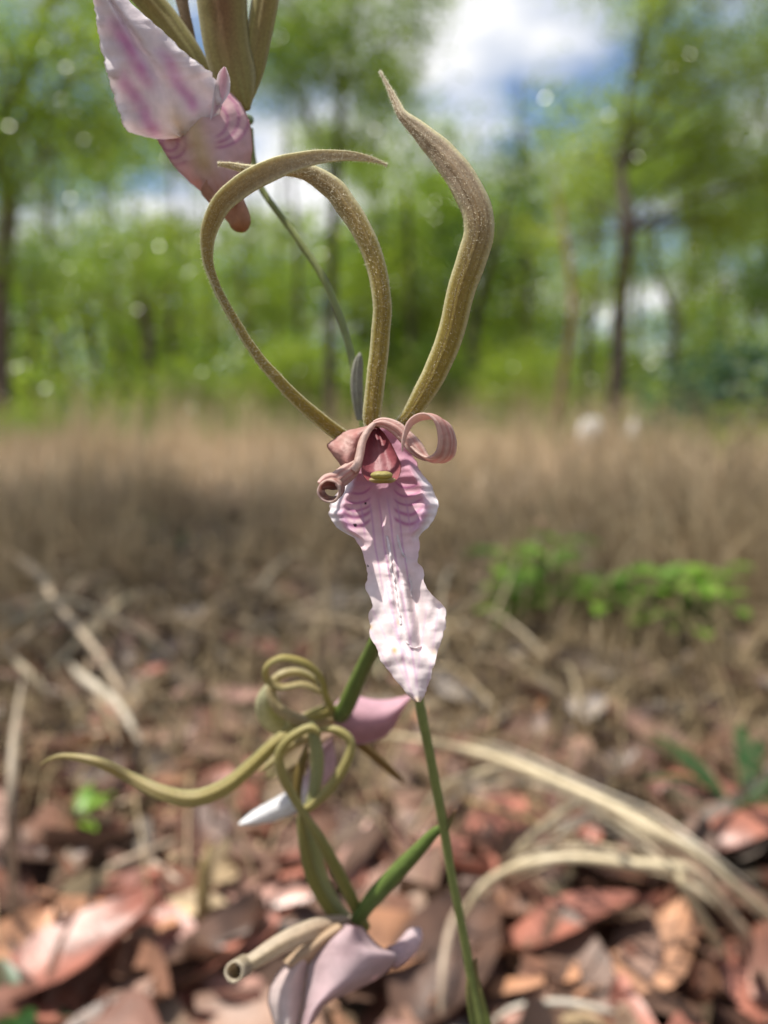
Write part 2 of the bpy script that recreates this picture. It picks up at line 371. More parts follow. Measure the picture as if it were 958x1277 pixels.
# lip
Lt = [(532, 463), (540, 456), (548, 449), (560, 440), (575, 437), (590, 433), (607, 427), (620, 417), (630, 411), (640, 409.5), (650, 414), (659, 421), (666, 432), (671, 442), (682, 449), (693, 454), (712, 458), (736, 457), (748, 461), (757, 466), (764, 461), (774, 459), (793, 462), (810, 469), (825, 476), (833, 482), (844, 490), (860, 503), (869, 511), (875.5, 519)]
Rt = [(532, 483), (552, 502), (569, 514), (588, 526), (607, 538), (618, 544), (629, 548), (640, 545), (650, 540), (657, 535), (664, 527), (671, 523.5), (690, 522), (702, 522), (707, 527), (719, 528), (728, 530), (736, 534), (745, 543), (752, 551), (762, 556.5), (782, 556), (808, 548), (830, 541), (844, 538), (860, 532.5), (869, 529), (875.5, 525)]
rows = np.linspace(533, 875.5, 86)
Lx = np.interp(rows, [a for a, b in Lt], [b for a, b in Lt]); Rx = np.interp(rows, [a for a, b in Rt], [b for a, b in Rt])
lp = [((Lx[i], rows[i]), (Rx[i], rows[i])) for i in range(len(rows))]
WHT, PNK, MAG, SHB = (.78, .69, .69), (.74, .45, .53), (.46, .12, .31), (.78, .59, .62)
def ldep(s, u, x, y):
    d = np.interp(y, [548, 600, 640, 680, 720, 760, 820, 876], [.1165, .1150, .1135, .1118, .1092, .1062, .1025, .1002])
    lobe = sstep(560, 600, y)*(1-sstep(655, 690, y))
    d -= .0028*lobe*(abs(u)**1.6) - .0034*lobe*sstep(.72, 1.0, abs(u))            # cupped side lobes, rims turned back
    d -= .00010*lobe*math.sin(y*.55+abs(u)*2)*sstep(.15, .45, abs(u))
    cx = np.interp(y, [590, 680, 760, 876], [477, 488, 502, 521]); e = x-cx
    rid = sstep(600, 640, y)*(1-.75*sstep(740, 790, y))*(1-sstep(790, 850, y))
    for c0, w0, a0 in ((-9, 4.5, .0006), (-1, 3.0, .0005), (7, 4.0, .0006)):
        c1 = c0*np.interp(y, [600, 680, 760], [.6, .8, 1.3]) + 1.6*N1(y*.05, c0)
        h = a0*(1+.5*N1(y*.07, c0*3)+.35*N1(y*.2, c0)*sstep(670, 700, y)); d -= rid*max(0, h)*math.exp(-((e-c1)/w0)**2)
    nar = sstep(670, 700, y)
    d += nar*.0020*math.exp(-((e-17)/9)**2)*sstep(700, 740, y)*(1-sstep(800, 830, y))   # hollow right of the crests
    d -= nar*.0016*(abs(u)**2)*(1-sstep(735, 760, y)) - nar*.0012*(abs(u)**2)*sstep(750, 800, y)
    d += .0006*N1(x*.04, y*.04, 3) + nar*.0003*N1(x*.09, y*.06, 5) + .0006*N1(x*.05, y*.06, 8)*sstep(.55, 1, abs(u))*(1-.5*sstep(760, 800, y))
    return float(d)
def lcol(s, u, x, y):
    top = 1-sstep(585, 640, y)
    c = lerp(lerp(PNK, SHB, sstep(600, 660, y)), WHT, sstep(660, 740, y))
    c = lerp(c, (.56, .27, .38), top*.6)
    lobe = sstep(575, 600, y)*(1-sstep(662, 680, y))
    rim = sstep(.68, .9, abs(u)); c = lerp(c, (.82, .77, .79), rim*lobe*.95)
    # magenta arcs on the side lobes
    e = x-477; inside = sstep(12, 18, abs(e))*(1-sstep(.6, .82, abs(u)))
    sh = y + .026*(abs(e)-32)**2 + 1.6*N1(x*.07, y*.03)
    arcs = (604, 615, 626, 638, 650) if e > 0 else (612, 624, 633, 641, 652)
    v = max(math.exp(-((sh-(a_+4))/(1.6 if a_ < 635 else 2.6))**2) for a_ in arcs)
    c = lerp(c, MAG, v*inside*lobe*.8)
    edge = math.exp(-((abs(u)-.74)/.09)**2)*sstep(615, 650, y)*(1-sstep(655, 672, y)); c = lerp(c, (.55, .25, .47), edge*.6)
    # long veins through the neck and tip
    cx = np.interp(y, [590, 680, 760, 876], [477, 488, 502, 521]); ee = x-cx
    vv = max(0, math.sin(ee*.55+1.2*N1(y*.03, 4)))**4
    c = lerp(c, (.60, .33, .52), vv*.8*sstep(610, 640, y)*(1-sstep(700, 760, y))*(1-sstep(.45, .75, abs(u))))
    pv = math.exp(-((ee-3)/1.6)**2)+math.exp(-((ee+13-.06*(y-760))/1.8)**2); c = lerp(c, (.68, .46, .60), min(1, pv)*.8*sstep(700, 760, y)*(1-sstep(840, 870, y)))
    fan = max(0, math.sin(ee*.42+(y-700)*.13*(1 if ee > 0 else -1)))**5; c = lerp(c, (.72, .55, .66), fan*.6*sstep(740, 770, y))
    yb = math.exp(-(((x-492)/3)**2+((y-811)/4)**2))*.8+math.exp(-(((x-497)/2)**2+((y-776)/4)**2))*.4+math.exp(-(((x-462)/2.5)**2+((y-782)/3)**2))*.7+math.exp(-(((x-541)/4)**2+((y-813)/5)**2))*.35+math.exp(-(((x-521)/6)**2+((y-873)/4)**2))*.5
    c = lerp(c, (.62, .42, .12), min(1, yb))
    for bx, by, br in ((443, 655, 2.2), (456, 628, 1.3), (459, 706, 1.2)):
        if (x-bx)**2+(y-by)**2 < br*br: c = (.03, .015, .02)
    return c
build('lip', patch_geo(lp, ldep, lcol, 3, 110, .0004, 2.4, .085, 2.), M_lip, f1)
# broken crests standing on the lip
def crest(pts, h, seed):
    C = cat(pts, 10); L = len(C); V, F, K = [], [], []
    for i in range(L):
        x, y, d = C[i]; hh = h*(.55+.7*N1(i*.22, seed)+.35*(1 if N1(i*.33, seed+3) > .05 else 0))*math.sin(math.pi*min(1, max(0.02, i/(L-1))))**.5
        for k, (ox, dd) in enumerate(((-2, .0003), (-1.2, -hh*.6), (.4, -hh), (1.6, -hh*.6), (2, .0003))):
            V.append(P(x+ox+(2.4 if k in (1, 2, 3) else 0)*N1(i*.25, seed+5), y, d+dd)); K.append(lerp((.8, .75, .74), (.66, .47, .58), .5 if k in (0, 4) else .1))
    for i in range(L-1):
        for k in range(4): F.append((i*5+k, i*5+k+1, (i+1)*5+k+1, (i+1)*5+k))
    F.append((4, 3, 2, 1, 0)); b = (L-1)*5; F.append((b, b+1, b+2, b+3, b+4)); return V, F, K
def cp(x, y): return (x, y, ldep(0, 0, x, y))
build('crest', crest([cp(483, 668), cp(486, 690), cp(489, 715), cp(494, 740), cp(498, 765), cp(500, 780)], .0007, 1.), M_lip, f1)
build('crest', crest([cp(493, 660), cp(500, 685), cp(507, 700), cp(511, 720), cp(513, 745)], .0008, 2.), M_lip, f1)
build('crest', crest([cp(507, 800), cp(511, 806), cp(516, 808), cp(524, 806)], .0004, 4.), M_lip, f1)
# column with its anther cap
cp_ = [((463, 530), (470, 530)), ((459, 541), (480, 541)), ((456, 555), (488, 553)), ((453, 570), (495, 567)), ((450.5, 585), (500.5, 580)), ((453, 594), (499, 592)), ((459, 600), (495, 599))]
build('column', patch_geo(cp_, lambda s, u, x, y: .1130-.0060*s+.0026*(1-u*u)*(1-.6*s)-.0005*math.exp(-(u/.25)**2), lambda s, u, x, y: lerp(lerp((.30, .075, .09), (.46, .21, .22), math.exp(-((u+.05)/.35)**2)*sstep(.15, .7, s)), (.5, .3, .3), sstep(.93, 1, abs(u))*.6), 8, 30, .0007), M_petal, f1)
def lump(x, y, d, rx, ry, rd, colf, nu=20, nv=14, fn=None):
    V, F, K = [], [], []
    for i in range(nv+1):
        th = math.pi*i/nv
        for j in range(nu):
            ph = 2*math.pi*j/nu; a_, b_, c_ = math.sin(th)*math.cos(ph), math.cos(th), math.sin(th)*math.sin(ph)
            k = fn(a_, b_, c_) if fn else 1
            V.append(P(x+rx*a_*k, y-ry*b_*k, d+rd*c_*k)); K.append(colf(a_, b_, c_))
    for i in range(nv):
        for j in range(nu): F.append((i*nu+j, i*nu+(j+1) % nu, (i+1)*nu+(j+1) % nu, (i+1)*nu+j))
    return V, F, K
build('anther_cap', join(lump(476, 592.5, .1066, 14, 5.5, .0013, lambda a_, b_, c_: (.42, .36, .13), fn=lambda a_, b_, c_: 1-.12*math.exp(-(a_/.2)**2)),
      lump(477, 598.5, .1069, 17, 4.8, .0013, lambda a_, b_, c_: lerp((.40, .29, .05), (.55, .42, .26), abs(a_)**2), fn=lambda a_, b_, c_: 1-.1*math.exp(-((a_-.1)/.25)**2))), M_petal, f1)
TAN, ROS, CRM = (.62, .43, .37), (.50, .21, .19), (.76, .60, .53)
def crp0(s, u, side): return lerp(lerp(TAN, ROS, (.5+.5*math.sin(u*12+s*3))*.8), CRM, sstep(.6, 1, abs(u))*.6)
# left petal: flap, pale folded margin and rolled end
flap = [((462, 530), (467, 528)), ((446, 534), (462, 538)), ((432, 537), (457, 549)), ((420, 545), (453, 561)), ((408, 555), (449, 572)), ((414, 566), (447, 580)), ((424, 579), (446, 586)), ((429, 586), (443, 590))]
def cfl(s, u, x, y): return lerp(lerp(ROS, TAN, .5+.5*N1(x*.08, y*.08)), (.36, .15, .13), .35*(.5+.5*math.sin(u*9+s*4)))
g1 = patch_geo(flap, lambda s, u, x, y: .1128-.0022*s-.0012*(1-u*u)+.0010*sstep(.3, -1, u)+.0005*N1(x*.07, y*.07), cfl, 8, 24, .0004, 1.2, .4, 4.)
g2 = ribbon_geo([(467, 528, .1118, 6), (459, 537, .1113, 9), (452, 551, .1108, 10), (449, 566, .1103, 11), (446, 579, .1098, 12), (440, 587, .1096, 10)], .0004, .35, 0, 0, 8, 9, lambda s, u, d: lerp(TAN, CRM, .5+.5*u))
g3 = roll_geo((416, 608, .1092), (410, 613, .1045), 14.5, 15.5, 1.35, lambda s, f: lerp(lerp(TAN, CRM, sstep(.7, 1, s)), (.38, .15, .13), (.5+.5*math.sin(f*62+s*4+2*N1(f*9, s*3)))*.8*(1-.5*sstep(.85, 1, s))), start=1., th=.00025)
g4 = ribbon_geo([(448, 576, .1108, 10), (440, 584, .1104, 20), (430, 592, .1096, 23), (420, 599, .1086, 23), (408, 601, .1074, 20), (399, 606, .1066, 12)], .00025, .45, 3, .0001, 8, 13, crp0)
build('petal', join(g1, g2, g3, g4), M_petal, f1)
# right petal: folded strip then a loop
rp = [(466, 528, .1120, 7), (478, 527, .1118, 13), (493, 533, .1114, 17), (506, 545, .111, 19), (518, 558, .1102, 20), (530, 568, .1094, 24), (543, 573, .1086, 29), (555, 566, .1078, 33), (558, 549, .1072, 33), (553, 531, .1068, 30), (541, 521, .1065, 25), (526, 520, .1064, 18), (513, 527, .1064, 12), (506, 540, .1064, 8), (503, 552, .1064, 5), (502, 563, .1064, 1)]
def crp(s, u, side): return lerp(lerp(TAN, ROS, (.5+.5*math.sin(u*13+s*3+2*N1(s*8, u*2)))*.8), CRM, max(sstep(.6, 1, abs(u))*.7, .5*(side < 0)))
n0 = 7
gA = ribbon_geo([(*p, 0) for p in rp[:5]]+[(529, 569, .1096, 12, 0), (538, 575, .1090, 1.5, 0)], .00025, .3, 2, .0001, 10, 11, crp)
gB = ribbon_geo(rp[4:], .00025, .12, 2, .0001, 10, 13, crp, wvec=(.85, -.22, .75))
build('petal', join(gA, gB), M_petal, f1)

# --- upper flower, seen from below
f2 = flower([(311, 150, .134, 12), (300, 150, .130, 16), (292, 152, .127, 20), (286, 156, .124, 20)], (.3, .22, .12))
ul = [((107, -34), (111, -36)), ((113, -14), (138, -20)), ((117, 4), (163, 3)), ((120, 26), (189, 26)), ((124, 50), (215, 50)), ((130, 78), (240, 73)), ((136, 100), (256, 84)), ((142, 120), (269, 98)), ((149, 142), (275, 116)), ((156, 160), (277, 132)), ((170, 168), (271, 148)), ((194, 173), (258, 160)), ((212, 174), (243, 168))]
def udep(s, u, x, y): return .1115+.0105*s-.0030*(1-abs(u)**1.7)*(.3+.7*s)+.0012*N1(x*.02, y*.02)+.0008*N1(x*.05, y*.05)*sstep(.4, 1, abs(u))+.0007*math.exp(-(u/.12)**2)
def ucol(s, u, x, y):
    c = (.76, .68, .70)
    ax, ay = 112, -30; bx, by = 232, 172; L2 = (bx-ax)**2+(by-ay)**2; t = ((x-ax)*(bx-ax)+(y-ay)*(by-ay))/L2; e = ((x-ax)*(by-ay)-(y-ay)*(bx-ax))/math.sqrt(L2)
    st = math.exp(-((e+4)/9)**2)*sstep(.2, .35, t)*(1-sstep(.55, .75, t))
    st = max(st, math.exp(-((abs(e)-28-6*N1(t*9))/8)**2)*sstep(.48, .6, t)*(1-sstep(.85, .95, t))*.8)
    st *= .95+.5*N1(x*.06, y*.06)
    c = lerp(c, (.58, .27, .48), min(1, max(0, st))*.9)
    c = lerp(c, (.62, .52, .38), .7*math.exp(-((e+0)/12)**2)*sstep(.72, .95, t))
    return lerp(c, (.82, .79, .80), sstep(.8, 1, abs(u))*.8)
gl = patch_geo(ul, udep, ucol, 8, 60, .0004, 3., .3, 11.)
cup = [((190, 166), (284, 112)), ((199, 179), (300, 128)), ((207, 193), (309, 146)), ((217, 207), (314, 166)), ((231, 222), (315, 186)), ((247, 236), (312, 208)), ((262, 249), (306, 226)), ((276, 262), (305, 243))]
def cdep(s, u, x, y): return .1235-.0052*(1-u*u)+.0004*N1(x*.06, y*.06)
def ccol(s, u, x, y):
    c = lerp((.66, .45, .47), (.55, .30, .22), sstep(.35, 1, s))
    arc = 0
    for k in range(3):
        r = math.hypot(x-262-4*k, y-150+4*k); arc = max(arc, math.exp(-((r-22-10*k)/2.2)**2)*sstep(0, 12, x-264)*(1-sstep(200, 212, y)))
        r2 = math.hypot(x-212-3*k, y-178-2*k); arc = max(arc, math.exp(-((r2-10-7*k)/2)**2)*(1-sstep(228, 236, x))*(1-sstep(200, 210, y)))
    c = lerp(c, (.42, .13, .27), arc*.75)
    m_ = math.exp(-(((x-243-.28*(y-165))/15)**2))*(1-sstep(200, 235, y)); c = lerp(c, (.60, .47, .24), m_*.75)
    return lerp(c, (.5, .24, .15), .4*max(0, math.sin(u*14))**3*sstep(.5, .9, s))
gc = patch_geo(cup, cdep, ccol, 8, 40, .0005, .8, .3, 21.)
build('lip', join(gl, gc, patch_geo([((262, 150), (276, 132)), ((266, 120), (286, 116)), ((270, 100), (287, 100)), ((273, 90), (285, 92)), ((279, 83), (282, 84))], lambda s, u, x, y: .1188-.002*s-.001*u*u, lambda s, u, x, y: lerp((.68, .5, .57), (.8, .74, .75), sstep(.3, .9, abs(u))), 6, 10, .0004)), M_lip, f2)
build('spur', tube_geo([(272, 230, .1225, 48), (283, 248, .1222, 40), (292, 261, .1222, 33), (298, 272, .1222, 29), (300, 281, .1222, 25), (301, 287, .1222, 15), (301, 289, .1222, 3)], 20, 8, lambda s, u: lerp((.52, .28, .19), (.42, .22, .10), s)), M_petal, f2)
def cs2(brown):
    def f(s, u, side):
        c = lerp((.38, .34, .11), (.30, .15, .06), brown*math.exp(-(u/.55)**2)*sstep(.1, .55, s)); c = lerp(c, (.27, .16, .05), .3*(.5+.5*math.cos(5*math.pi*u)))
        return lerp(c, (.54, .50, .28), sstep(.7, 1, abs(u))*.8)
    return f
build('sepal', ribbon_geo([(308, 138, .1262, 10), (300, 118, .1258, 38), (292, 92, .1255, 55), (284, 60, .125, 58), (279, 25, .1245, 60), (276, -10, .124, 62), (272, -60, .124, 54), (262, -110, .125, 36), (250, -150, .126, 4)], .0005, .25, 3, .0001, 10, 17, cs2(1)), M_sepal, f2)
build('sepal', ribbon_geo([(306, 137, .1275, 6), (311, 112, .127, 18), (317, 82, .1265, 27), (323, 45, .126, 31), (330, 5, .1255, 33), (337, -40, .125, 31), (348, -90, .1255, 20), (360, -140, .126, 3)], .0005, .3, 3, .0001, 10, 15, cs2(.4)), M_sepal, f2)
build('sepal', ribbon_geo([(262, 110, .127, 24), (240, 72, .1262, 30), (222, 46, .1258, 32), (204, 22, .1255, 33), (185, 0, .125, 32), (160, -26, .1245, 28), (130, -60, .125, 16), (110, -90, .1255, 2)], .0005, .3, 3, .0001, 10, 15, cs2(.3)), M_sepal, f2)
build('petal', ribbon_geo([(250, 96, .1272, 14), (242, 70, .1268, 13), (236, 40, .1264, 13), (230, 15, .126, 14), (225, -12, .1258, 16), (222, -50, .126, 12), (221, -80, .126, 2)], .0004, .2, 0, 0, 8, 9, lambda s, u, d: lerp((.3, .2, .1), (.38, .28, .16), u*u)), M_petal, f2)
# --- second flower, turned away
f3 = flower([(478, 778, .1345, 12), (469, 800, .139, 18), (455, 830, .145, 20), (443, 856, .150, 21), (432, 880, .154, 22), (424, 892, .157, 22)], (.17, .2, .04))
PAL = (.42, .42, .2)
def cs3(s, u, side): return lerp(lerp((.40, .33, .11), (.44, .35, .2), sstep(.3, .8, s)*(.6+.6*N1(s*60, u*4))), (.44, .43, .22), sstep(.6, 1, abs(u))*.7)
build('sepal', ribbon_geo([(424, 888, .157, 14), (404, 888, .155, 17), (377, 900, .154, 15), (344, 926, .152, 16), (311, 957, .151, 18), (279, 983, .150, 20), (241, 995, .150, 21), (203, 989, .150, 19), (159, 968, .151, 14), (121, 950, .147, 12), (78, 943, .149, 7), (51, 953, .151, 2)], .0005, .3, 2, .0001, 10, 13, cs3, wob=1.2), M_sepal, f3)
build('sepal', ribbon_geo([(420, 893, .157, 14), (407, 872, .153, 13), (399, 845, .150, 12), (380, 827, .148, 12), (352, 821, .147, 12), (334, 831, .147, 12), (333, 846, .149, 13), (350, 856, .151, 13), (378, 853, .152, 11), (398, 862, .153, 7), (408, 872, .155, 2)], .0005, .2, 0, 0, 10, 9, cs3, wvec=(.25, .35, .9)), M_sepal, f3)
build('sepal', ribbon_geo([(428, 900, .160, 12), (446, 924, .163, 12), (470, 945, .167, 11), (492, 965, .172, 9), (505, 978, .176, 2)], .0005, .3, 0, 0, 8, 9, lambda s, u, d: (.25, .16, .05)), M_sepal, f3)
build('petal', ribbon_geo([(372, 905, .160, 16), (352, 905, .158, 26), (338, 893, .156, 32), (333, 875, .154, 28), (338, 858, .153, 16), (345, 848, .153, 3)], .0004, .4, 2, .0001, 8, 13, lambda s, u, d: lerp((.40, .38, .16), (.55, .52, .32), sstep(.2, .8, u*.5+.5))), M_petal, f3)
build('petal', ribbon_geo([(420, 902, .161, 26), (398, 906, .162, 40), (374, 918, .163, 52), (352, 940, .163, 48), (340, 960, .163, 24), (335, 972, .163, 3)], .0005, -.3, 2, .0001, 8, 13, lambda s, u, d: lerp((.46, .30, .24), (.38, .33, .16), s)), M_petal, f3)
build('lip', join(patch_geo([((414, 882), (420, 915)), ((428, 868), (434, 926)), ((446, 868), (452, 928)), ((466, 872), (470, 923)), ((484, 872), (484, 916)), ((500, 869), (497, 897)), ((513, 866), (512, 872))], lambda s, u, x, y: .160-.004*(1-u*u)+.002*s, lambda s, u, x, y: lerp((.50, .27, .31), (.58, .36, .42), .5-.5*u), 6, 20, .0006),
      patch_geo([((410, 900), (418, 935)), ((398, 930), (418, 960)), ((376, 972), (398, 985)), ((352, 990), (386, 1000)), ((326, 1004), (360, 1018)), ((306, 1018), (326, 1028)), ((297, 1027), (300, 1030))], lambda s, u, x, y: .166-.002*(1-u*u), lambda s, u, x, y: lerp((.6, .42, .46), (.76, .75, .76), sstep(.2, .55, s)), 6, 16, .0005, 1.5)), M_lip, f3)
for q_ in ([(420, 896, .158, 12), (396, 900, .155, 14), (368, 896, .153, 15), (345, 880, .152, 14), (338, 858, .152, 12), (350, 842, .152, 11), (372, 838, .153, 10), (390, 846, .154, 7), (396, 858, .155, 2)],
           [(424, 900, .162, 16), (402, 918, .163, 18), (382, 938, .164, 18), (366, 962, .165, 15), (362, 986, .166, 9), (366, 1004, .167, 2)],
           [(418, 892, .159, 12), (404, 900, .160, 16), (386, 916, .160, 16), (362, 930, .160, 13), (340, 950, .161, 9), (322, 962, .161, 2)]):
    build('petal', ribbon_geo(q_, .0004, .3, 2, .0001, 8, 9, lambda s, u, d: lerp(lerp((.46, .34, .2), (.42, .37, .15), s), (.58, .5, .3), u*u)), M_petal, f3)
# --- lowest flower
f4 = flower([(553, 1030, .143, 8), (540, 1040, .145, 13), (518, 1064, .148, 18), (493, 1090, .151, 21), (470, 1115, .154, 22), (456, 1132, .156, 19), (447, 1146, .158, 20)], (.13, .17, .04))
def cs4(s, u, side): return lerp(lerp((.28, .26, .07), (.42, .36, .14), sstep(.1, .5, s)), (.45, .43, .22), sstep(.6, 1, abs(u))*.6)
build('sepal', ribbon_geo([(456, 1158, .160, 14), (441, 1126, .157, 15), (425, 1094, .155, 16), (401, 1049, .152, 14), (381, 1018, .151, 10), (366, 994, .151, 11), (353, 968, .150, 12), (348, 942, .149, 12), (360, 922, .148, 12), (384, 908, .148, 12), (396, 912, .148, 8), (399, 920, .148, 2)], .0005, .3, 2, .0001, 9, 11, cs4), M_sepal, f4)
build('sepal', ribbon_geo([(428, 1152, .160, 14), (409, 1130, .158, 15), (391, 1098, .156, 16), (381, 1061, .154, 15), (376, 1018, .152, 10), (392, 1002, .151, 12), (414, 980, .150, 13), (433, 948, .149, 13), (437, 925, .149, 12), (421, 911, .149, 11), (402, 910, .150, 6), (398, 914, .150, 1)], .0005, .3, 2, .0001, 9, 11, cs4), M_sepal, f4)
build('sepal', ribbon_geo([(440, 1152, .1615, 12), (418, 1128, .160, 15), (398, 1096, .158, 24), (390, 1060, .156, 20), (379, 1022, .153, 9), (391, 990, .152, 14), (396, 950, .151, 17), (391, 915, .150, 14), (388, 900, .150, 4)], .0005, .25, 2, .0001, 9, 11, lambda s, u, d: lerp((.36, .37, .18), (.46, .44, .22), u*u)), M_sepal, f4)
build('sepal', ribbon_geo([(377, 1020, .1525, 6), (371, 995, .1525, 10), (373, 965, .1525, 12), (380, 940, .1525, 8), (384, 925, .1525, 2)], .0005, .25, 0, 0, 8, 9, lambda s, u, d: (.24, .17, .05)), M_sepal, f4)
gp = ribbon_geo([(444, 1150, .159, 12), (420, 1152, .157, 20), (392, 1158, .154, 24), (352, 1176, .151, 24), (318, 1197, .149, 20), (300, 1206, .148, 16)], .0005, .35, 2, .0001, 9, 13, lambda s, u, d: lerp(lerp((.48, .33, .24), (.50, .42, .28), s), (.56, .47, .36), u*u))
gr = roll_geo((305, 1204, .1495), (292, 1212, .143), 13, 13, 1.6, lambda s, f: lerp((.46, .38, .27), (.58, .5, .38), sstep(.6, 1, s)))
build('petal', join(gp, gr), M_petal, f4)
def c4(s, u, x, y): return lerp(lerp((.50, .34, .36), (.60, .48, .50), .5+.5*N1(x*.03, y*.03)), (.72, .66, .66), sstep(.75, 1, -u)*.8)
build('lip', join(patch_geo([((430, 1152), (452, 1156)), ((402, 1172), (474, 1180)), ((388, 1190), (497, 1189)), ((383, 1206), (494, 1200)), ((382, 1222), (474, 1219)), ((380, 1240), (440, 1237)), ((378, 1262), (408, 1252)), ((372, 1290), (392, 1275))], lambda s, u, x, y: .156-.007*(1-u*u)-.003*s, c4, 7, 26, .0006, .8),
      patch_geo([((378, 1182), (392, 1188)), ((352, 1206), (386, 1212)), ((338, 1228), (382, 1232)), ((334, 1248), (380, 1254)), ((340, 1272), (376, 1276)), ((348, 1292), (372, 1296))], lambda s, u, x, y: .1565-.004*(1-u*u)-.003*s, lambda s, u, x, y: lerp((.58, .44, .42), (.70, .62, .6), s), 6, 16, .0006, .8),
      patch_geo([((420, 1150), (436, 1160)), ((392, 1166), (412, 1180)), ((366, 1184), (392, 1200)), ((352, 1198), (368, 1212))], lambda s, u, x, y: .155-.003*(1-u*u), lambda s, u, x, y: (.50, .36, .24), 6, 10, .0006)), M_lip, f4)
build('spur', tube_geo([(488, 1194, .156, 26), (500, 1188, .157, 25), (510, 1178, .158, 25), (518, 1166, .159, 21), (523, 1158, .159, 6)], 16, 8, lambda s, u: lerp((.55, .38, .4), (.62, .5, .52), s)), M_petal, f4)

# ------------------------------------------------------------------ foreground dry grass, each blade a thing
def blade(pts, label, name='dry_straw', col=((.52, .42, .26), (.66, .56, .38)), th=.0009, ch=.3, cat_='straw', group=None, mat=None):
    """pts: (x, y, k, width_px) with k = share of the ground's depth under that pixel"""
    q = [(x, y, k*min(gd(x, y), 6), w_*.95, 0) for x, y, k, w_ in pts]
    g = ribbon_geo(q, th, ch, 2, .00015, 8, 9, lambda s, u, d: lerp(col[0], col[1], min(1, max(0, .5+.7*N1(s*9, u*1.5, pts[0][0]*.01)))))
    return tag(build(name, g, mat or M_drygrass), label, cat_, group)
blade([(430, 935, 1.0, 5), (470, 918, .85, 6), (519, 922, .74, 8), (586, 936, .66, 10), (634, 951, .62, 11), (729, 989, .6, 12), (811, 1032, .6, 12), (882, 1075, .64, 11), (930, 1118, .7, 10), (985, 1162, .8, 9), (1050, 1225, 1.0, 7)], 'longest pale straw blade arching over the other straw onto the leaf litter')
blade([(560, 1190, 1.0, 6), (581, 1137, .86, 9), (610, 1099, .78, 11), (658, 1077, .72, 12), (715, 1070, .7, 12), (787, 1077, .7, 14), (844, 1082, .71, 15), (866, 1090, .72, 4)], 'palest broad dry blade lying level beneath the long straw arch')
blade([(838, 1080, .72, 8), (848, 1095, .72, 12), (863, 1123, .76, 13), (887, 1166, .85, 13), (913, 1212, 1.0, 10)], 'straw blade hanging straight down from the end of the palest broad blade', col=((.46, .37, .22), (.56, .47, .31)))
blade([(845, 1074, .76, 6), (866, 1090, .76, 10), (906, 1137, .84, 11), (944, 1194, .98, 10)], 'greyish dry blade slanting down behind the hanging straw blade', col=((.33, .26, .18), (.42, .34, .24)))
blade([(505, 1060, 1.0, 6), (529, 1013, .86, 8), (557, 979, .78, 9), (605, 963, .72, 9), (650, 955, .7, 6), (690, 965, .72, 2)], 'thin curved straw blade rising behind the orchid stem to the long arch')
blade([(560, 985, 1.0, 4), (581, 997, .92, 7), (658, 1022, .86, 9), (715, 1046, .85, 9), (758, 1070, .9, 7), (790, 1090, .98, 3)], 'orange tan dry blade crossing under the straw arch', col=((.42, .27, .13), (.5, .34, .18)))
blade([(628, 1095, 1.0, 8), (643, 1065, .9, 10), (677, 1032, .82, 11), (710, 1008, .78, 11), (739, 999, .76, 11), (787, 1032, .78, 11), (825, 1056, .82, 9), (870, 1090, .98, 4)], 'bent pale blade forming a low peak under the long straw arch')
blade([(574, 1128, .88, 6), (562, 1156, .86, 9), (553, 1204, .88, 9), (551, 1261, .94, 9), (552, 1300, 1.0, 8)], 'faded upright straw blade next to the orchid stem', col=((.4, .3, .22), (.5, .4, .3)))
rs = random.Random(3)
ARC = [[(519, 922, .78), (586, 936, .7), (634, 951, .66), (729, 989, .64), (811, 1032, .65), (882, 1075, .68), (930, 1118, .74), (1000, 1185, 1.0)], [(590, 1150, 1.0), (620, 1098, .82), (668, 1070, .76), (725, 1062, .74), (790, 1070, .75), (850, 1090, .79), (905, 1135, .88), (950, 1195, 1.0)],
       [(620, 1090, 1.0), (660, 1045, .86), (705, 1012, .8), (745, 1002, .79), (800, 1030, .82), (850, 1080, .88), (900, 1150, 1.0)], [(520, 1040, 1.0), (560, 985, .84), (612, 962, .76), (680, 970, .74), (760, 1010, .76), (830, 1060, .82), (890, 1120, 1.0)]]
for q in range(18):
    base_ = ARC[q % 4]; ox, oy = rs.uniform(-22, 22), rs.uniform(-16, 20); k0 = rs.choice((0, 1)); k1 = len(base_)-rs.choice((0, 0, 1)); pp = base_[k0:k1]
    blade([(x+ox+rs.uniform(-5, 5), y+oy+rs.uniform(-5, 5), min(1.0, k+rs.uniform(-.01, .05)) if 0 < n_ < len(pp)-1 else 1.0, rs.uniform(3, 6)*(.5 if n_ in (0, len(pp)-1) else 1)) for n_, (x, y, k) in enumerate(pp)],
          'thin pale strand in the bundle of arching straw', name='straw_strand', group='thin strands of the arching straw bundle', th=.0005, col=rs.choice((((.5, .42, .28), (.66, .57, .42)), ((.4, .31, .2), (.52, .42, .28)), ((.58, .51, .4), (.7, .63, .5)))))
blade([(850, 1060, .82, 5), (890, 1110, .86, 8), (930, 1160, .92, 8), (960, 1200, 1.0, 5)], 'thin brown dry blade at the foot of the straw arch', col=((.3, .2, .13), (.4, .3, .2)))
blade([(600, 1290, .97, 5), (640, 1258, .93, 8), (700, 1250, .92, 9), (760, 1262, .93, 9), (800, 1285, 1.0, 5)], 'pale fragment of dry blade lying flat on the red leaves', col=((.45, .4, .32), (.52, .47, .4)))
blade([(-20, 668, .9, 5), (4, 686, .84, 9), (31, 703, .8, 11), (53, 721, .78, 13), (66, 747, .76, 10), (96, 782, .76, 9), (127, 822, .78, 9), (149, 861, .82, 9), (190, 935, 1.0, 7)], 'long knotted straw stalk with pale nodes slanting down to the litter', col=((.36, .25, .15), (.52, .44, .34)), th=.002, name='knotted_straw')
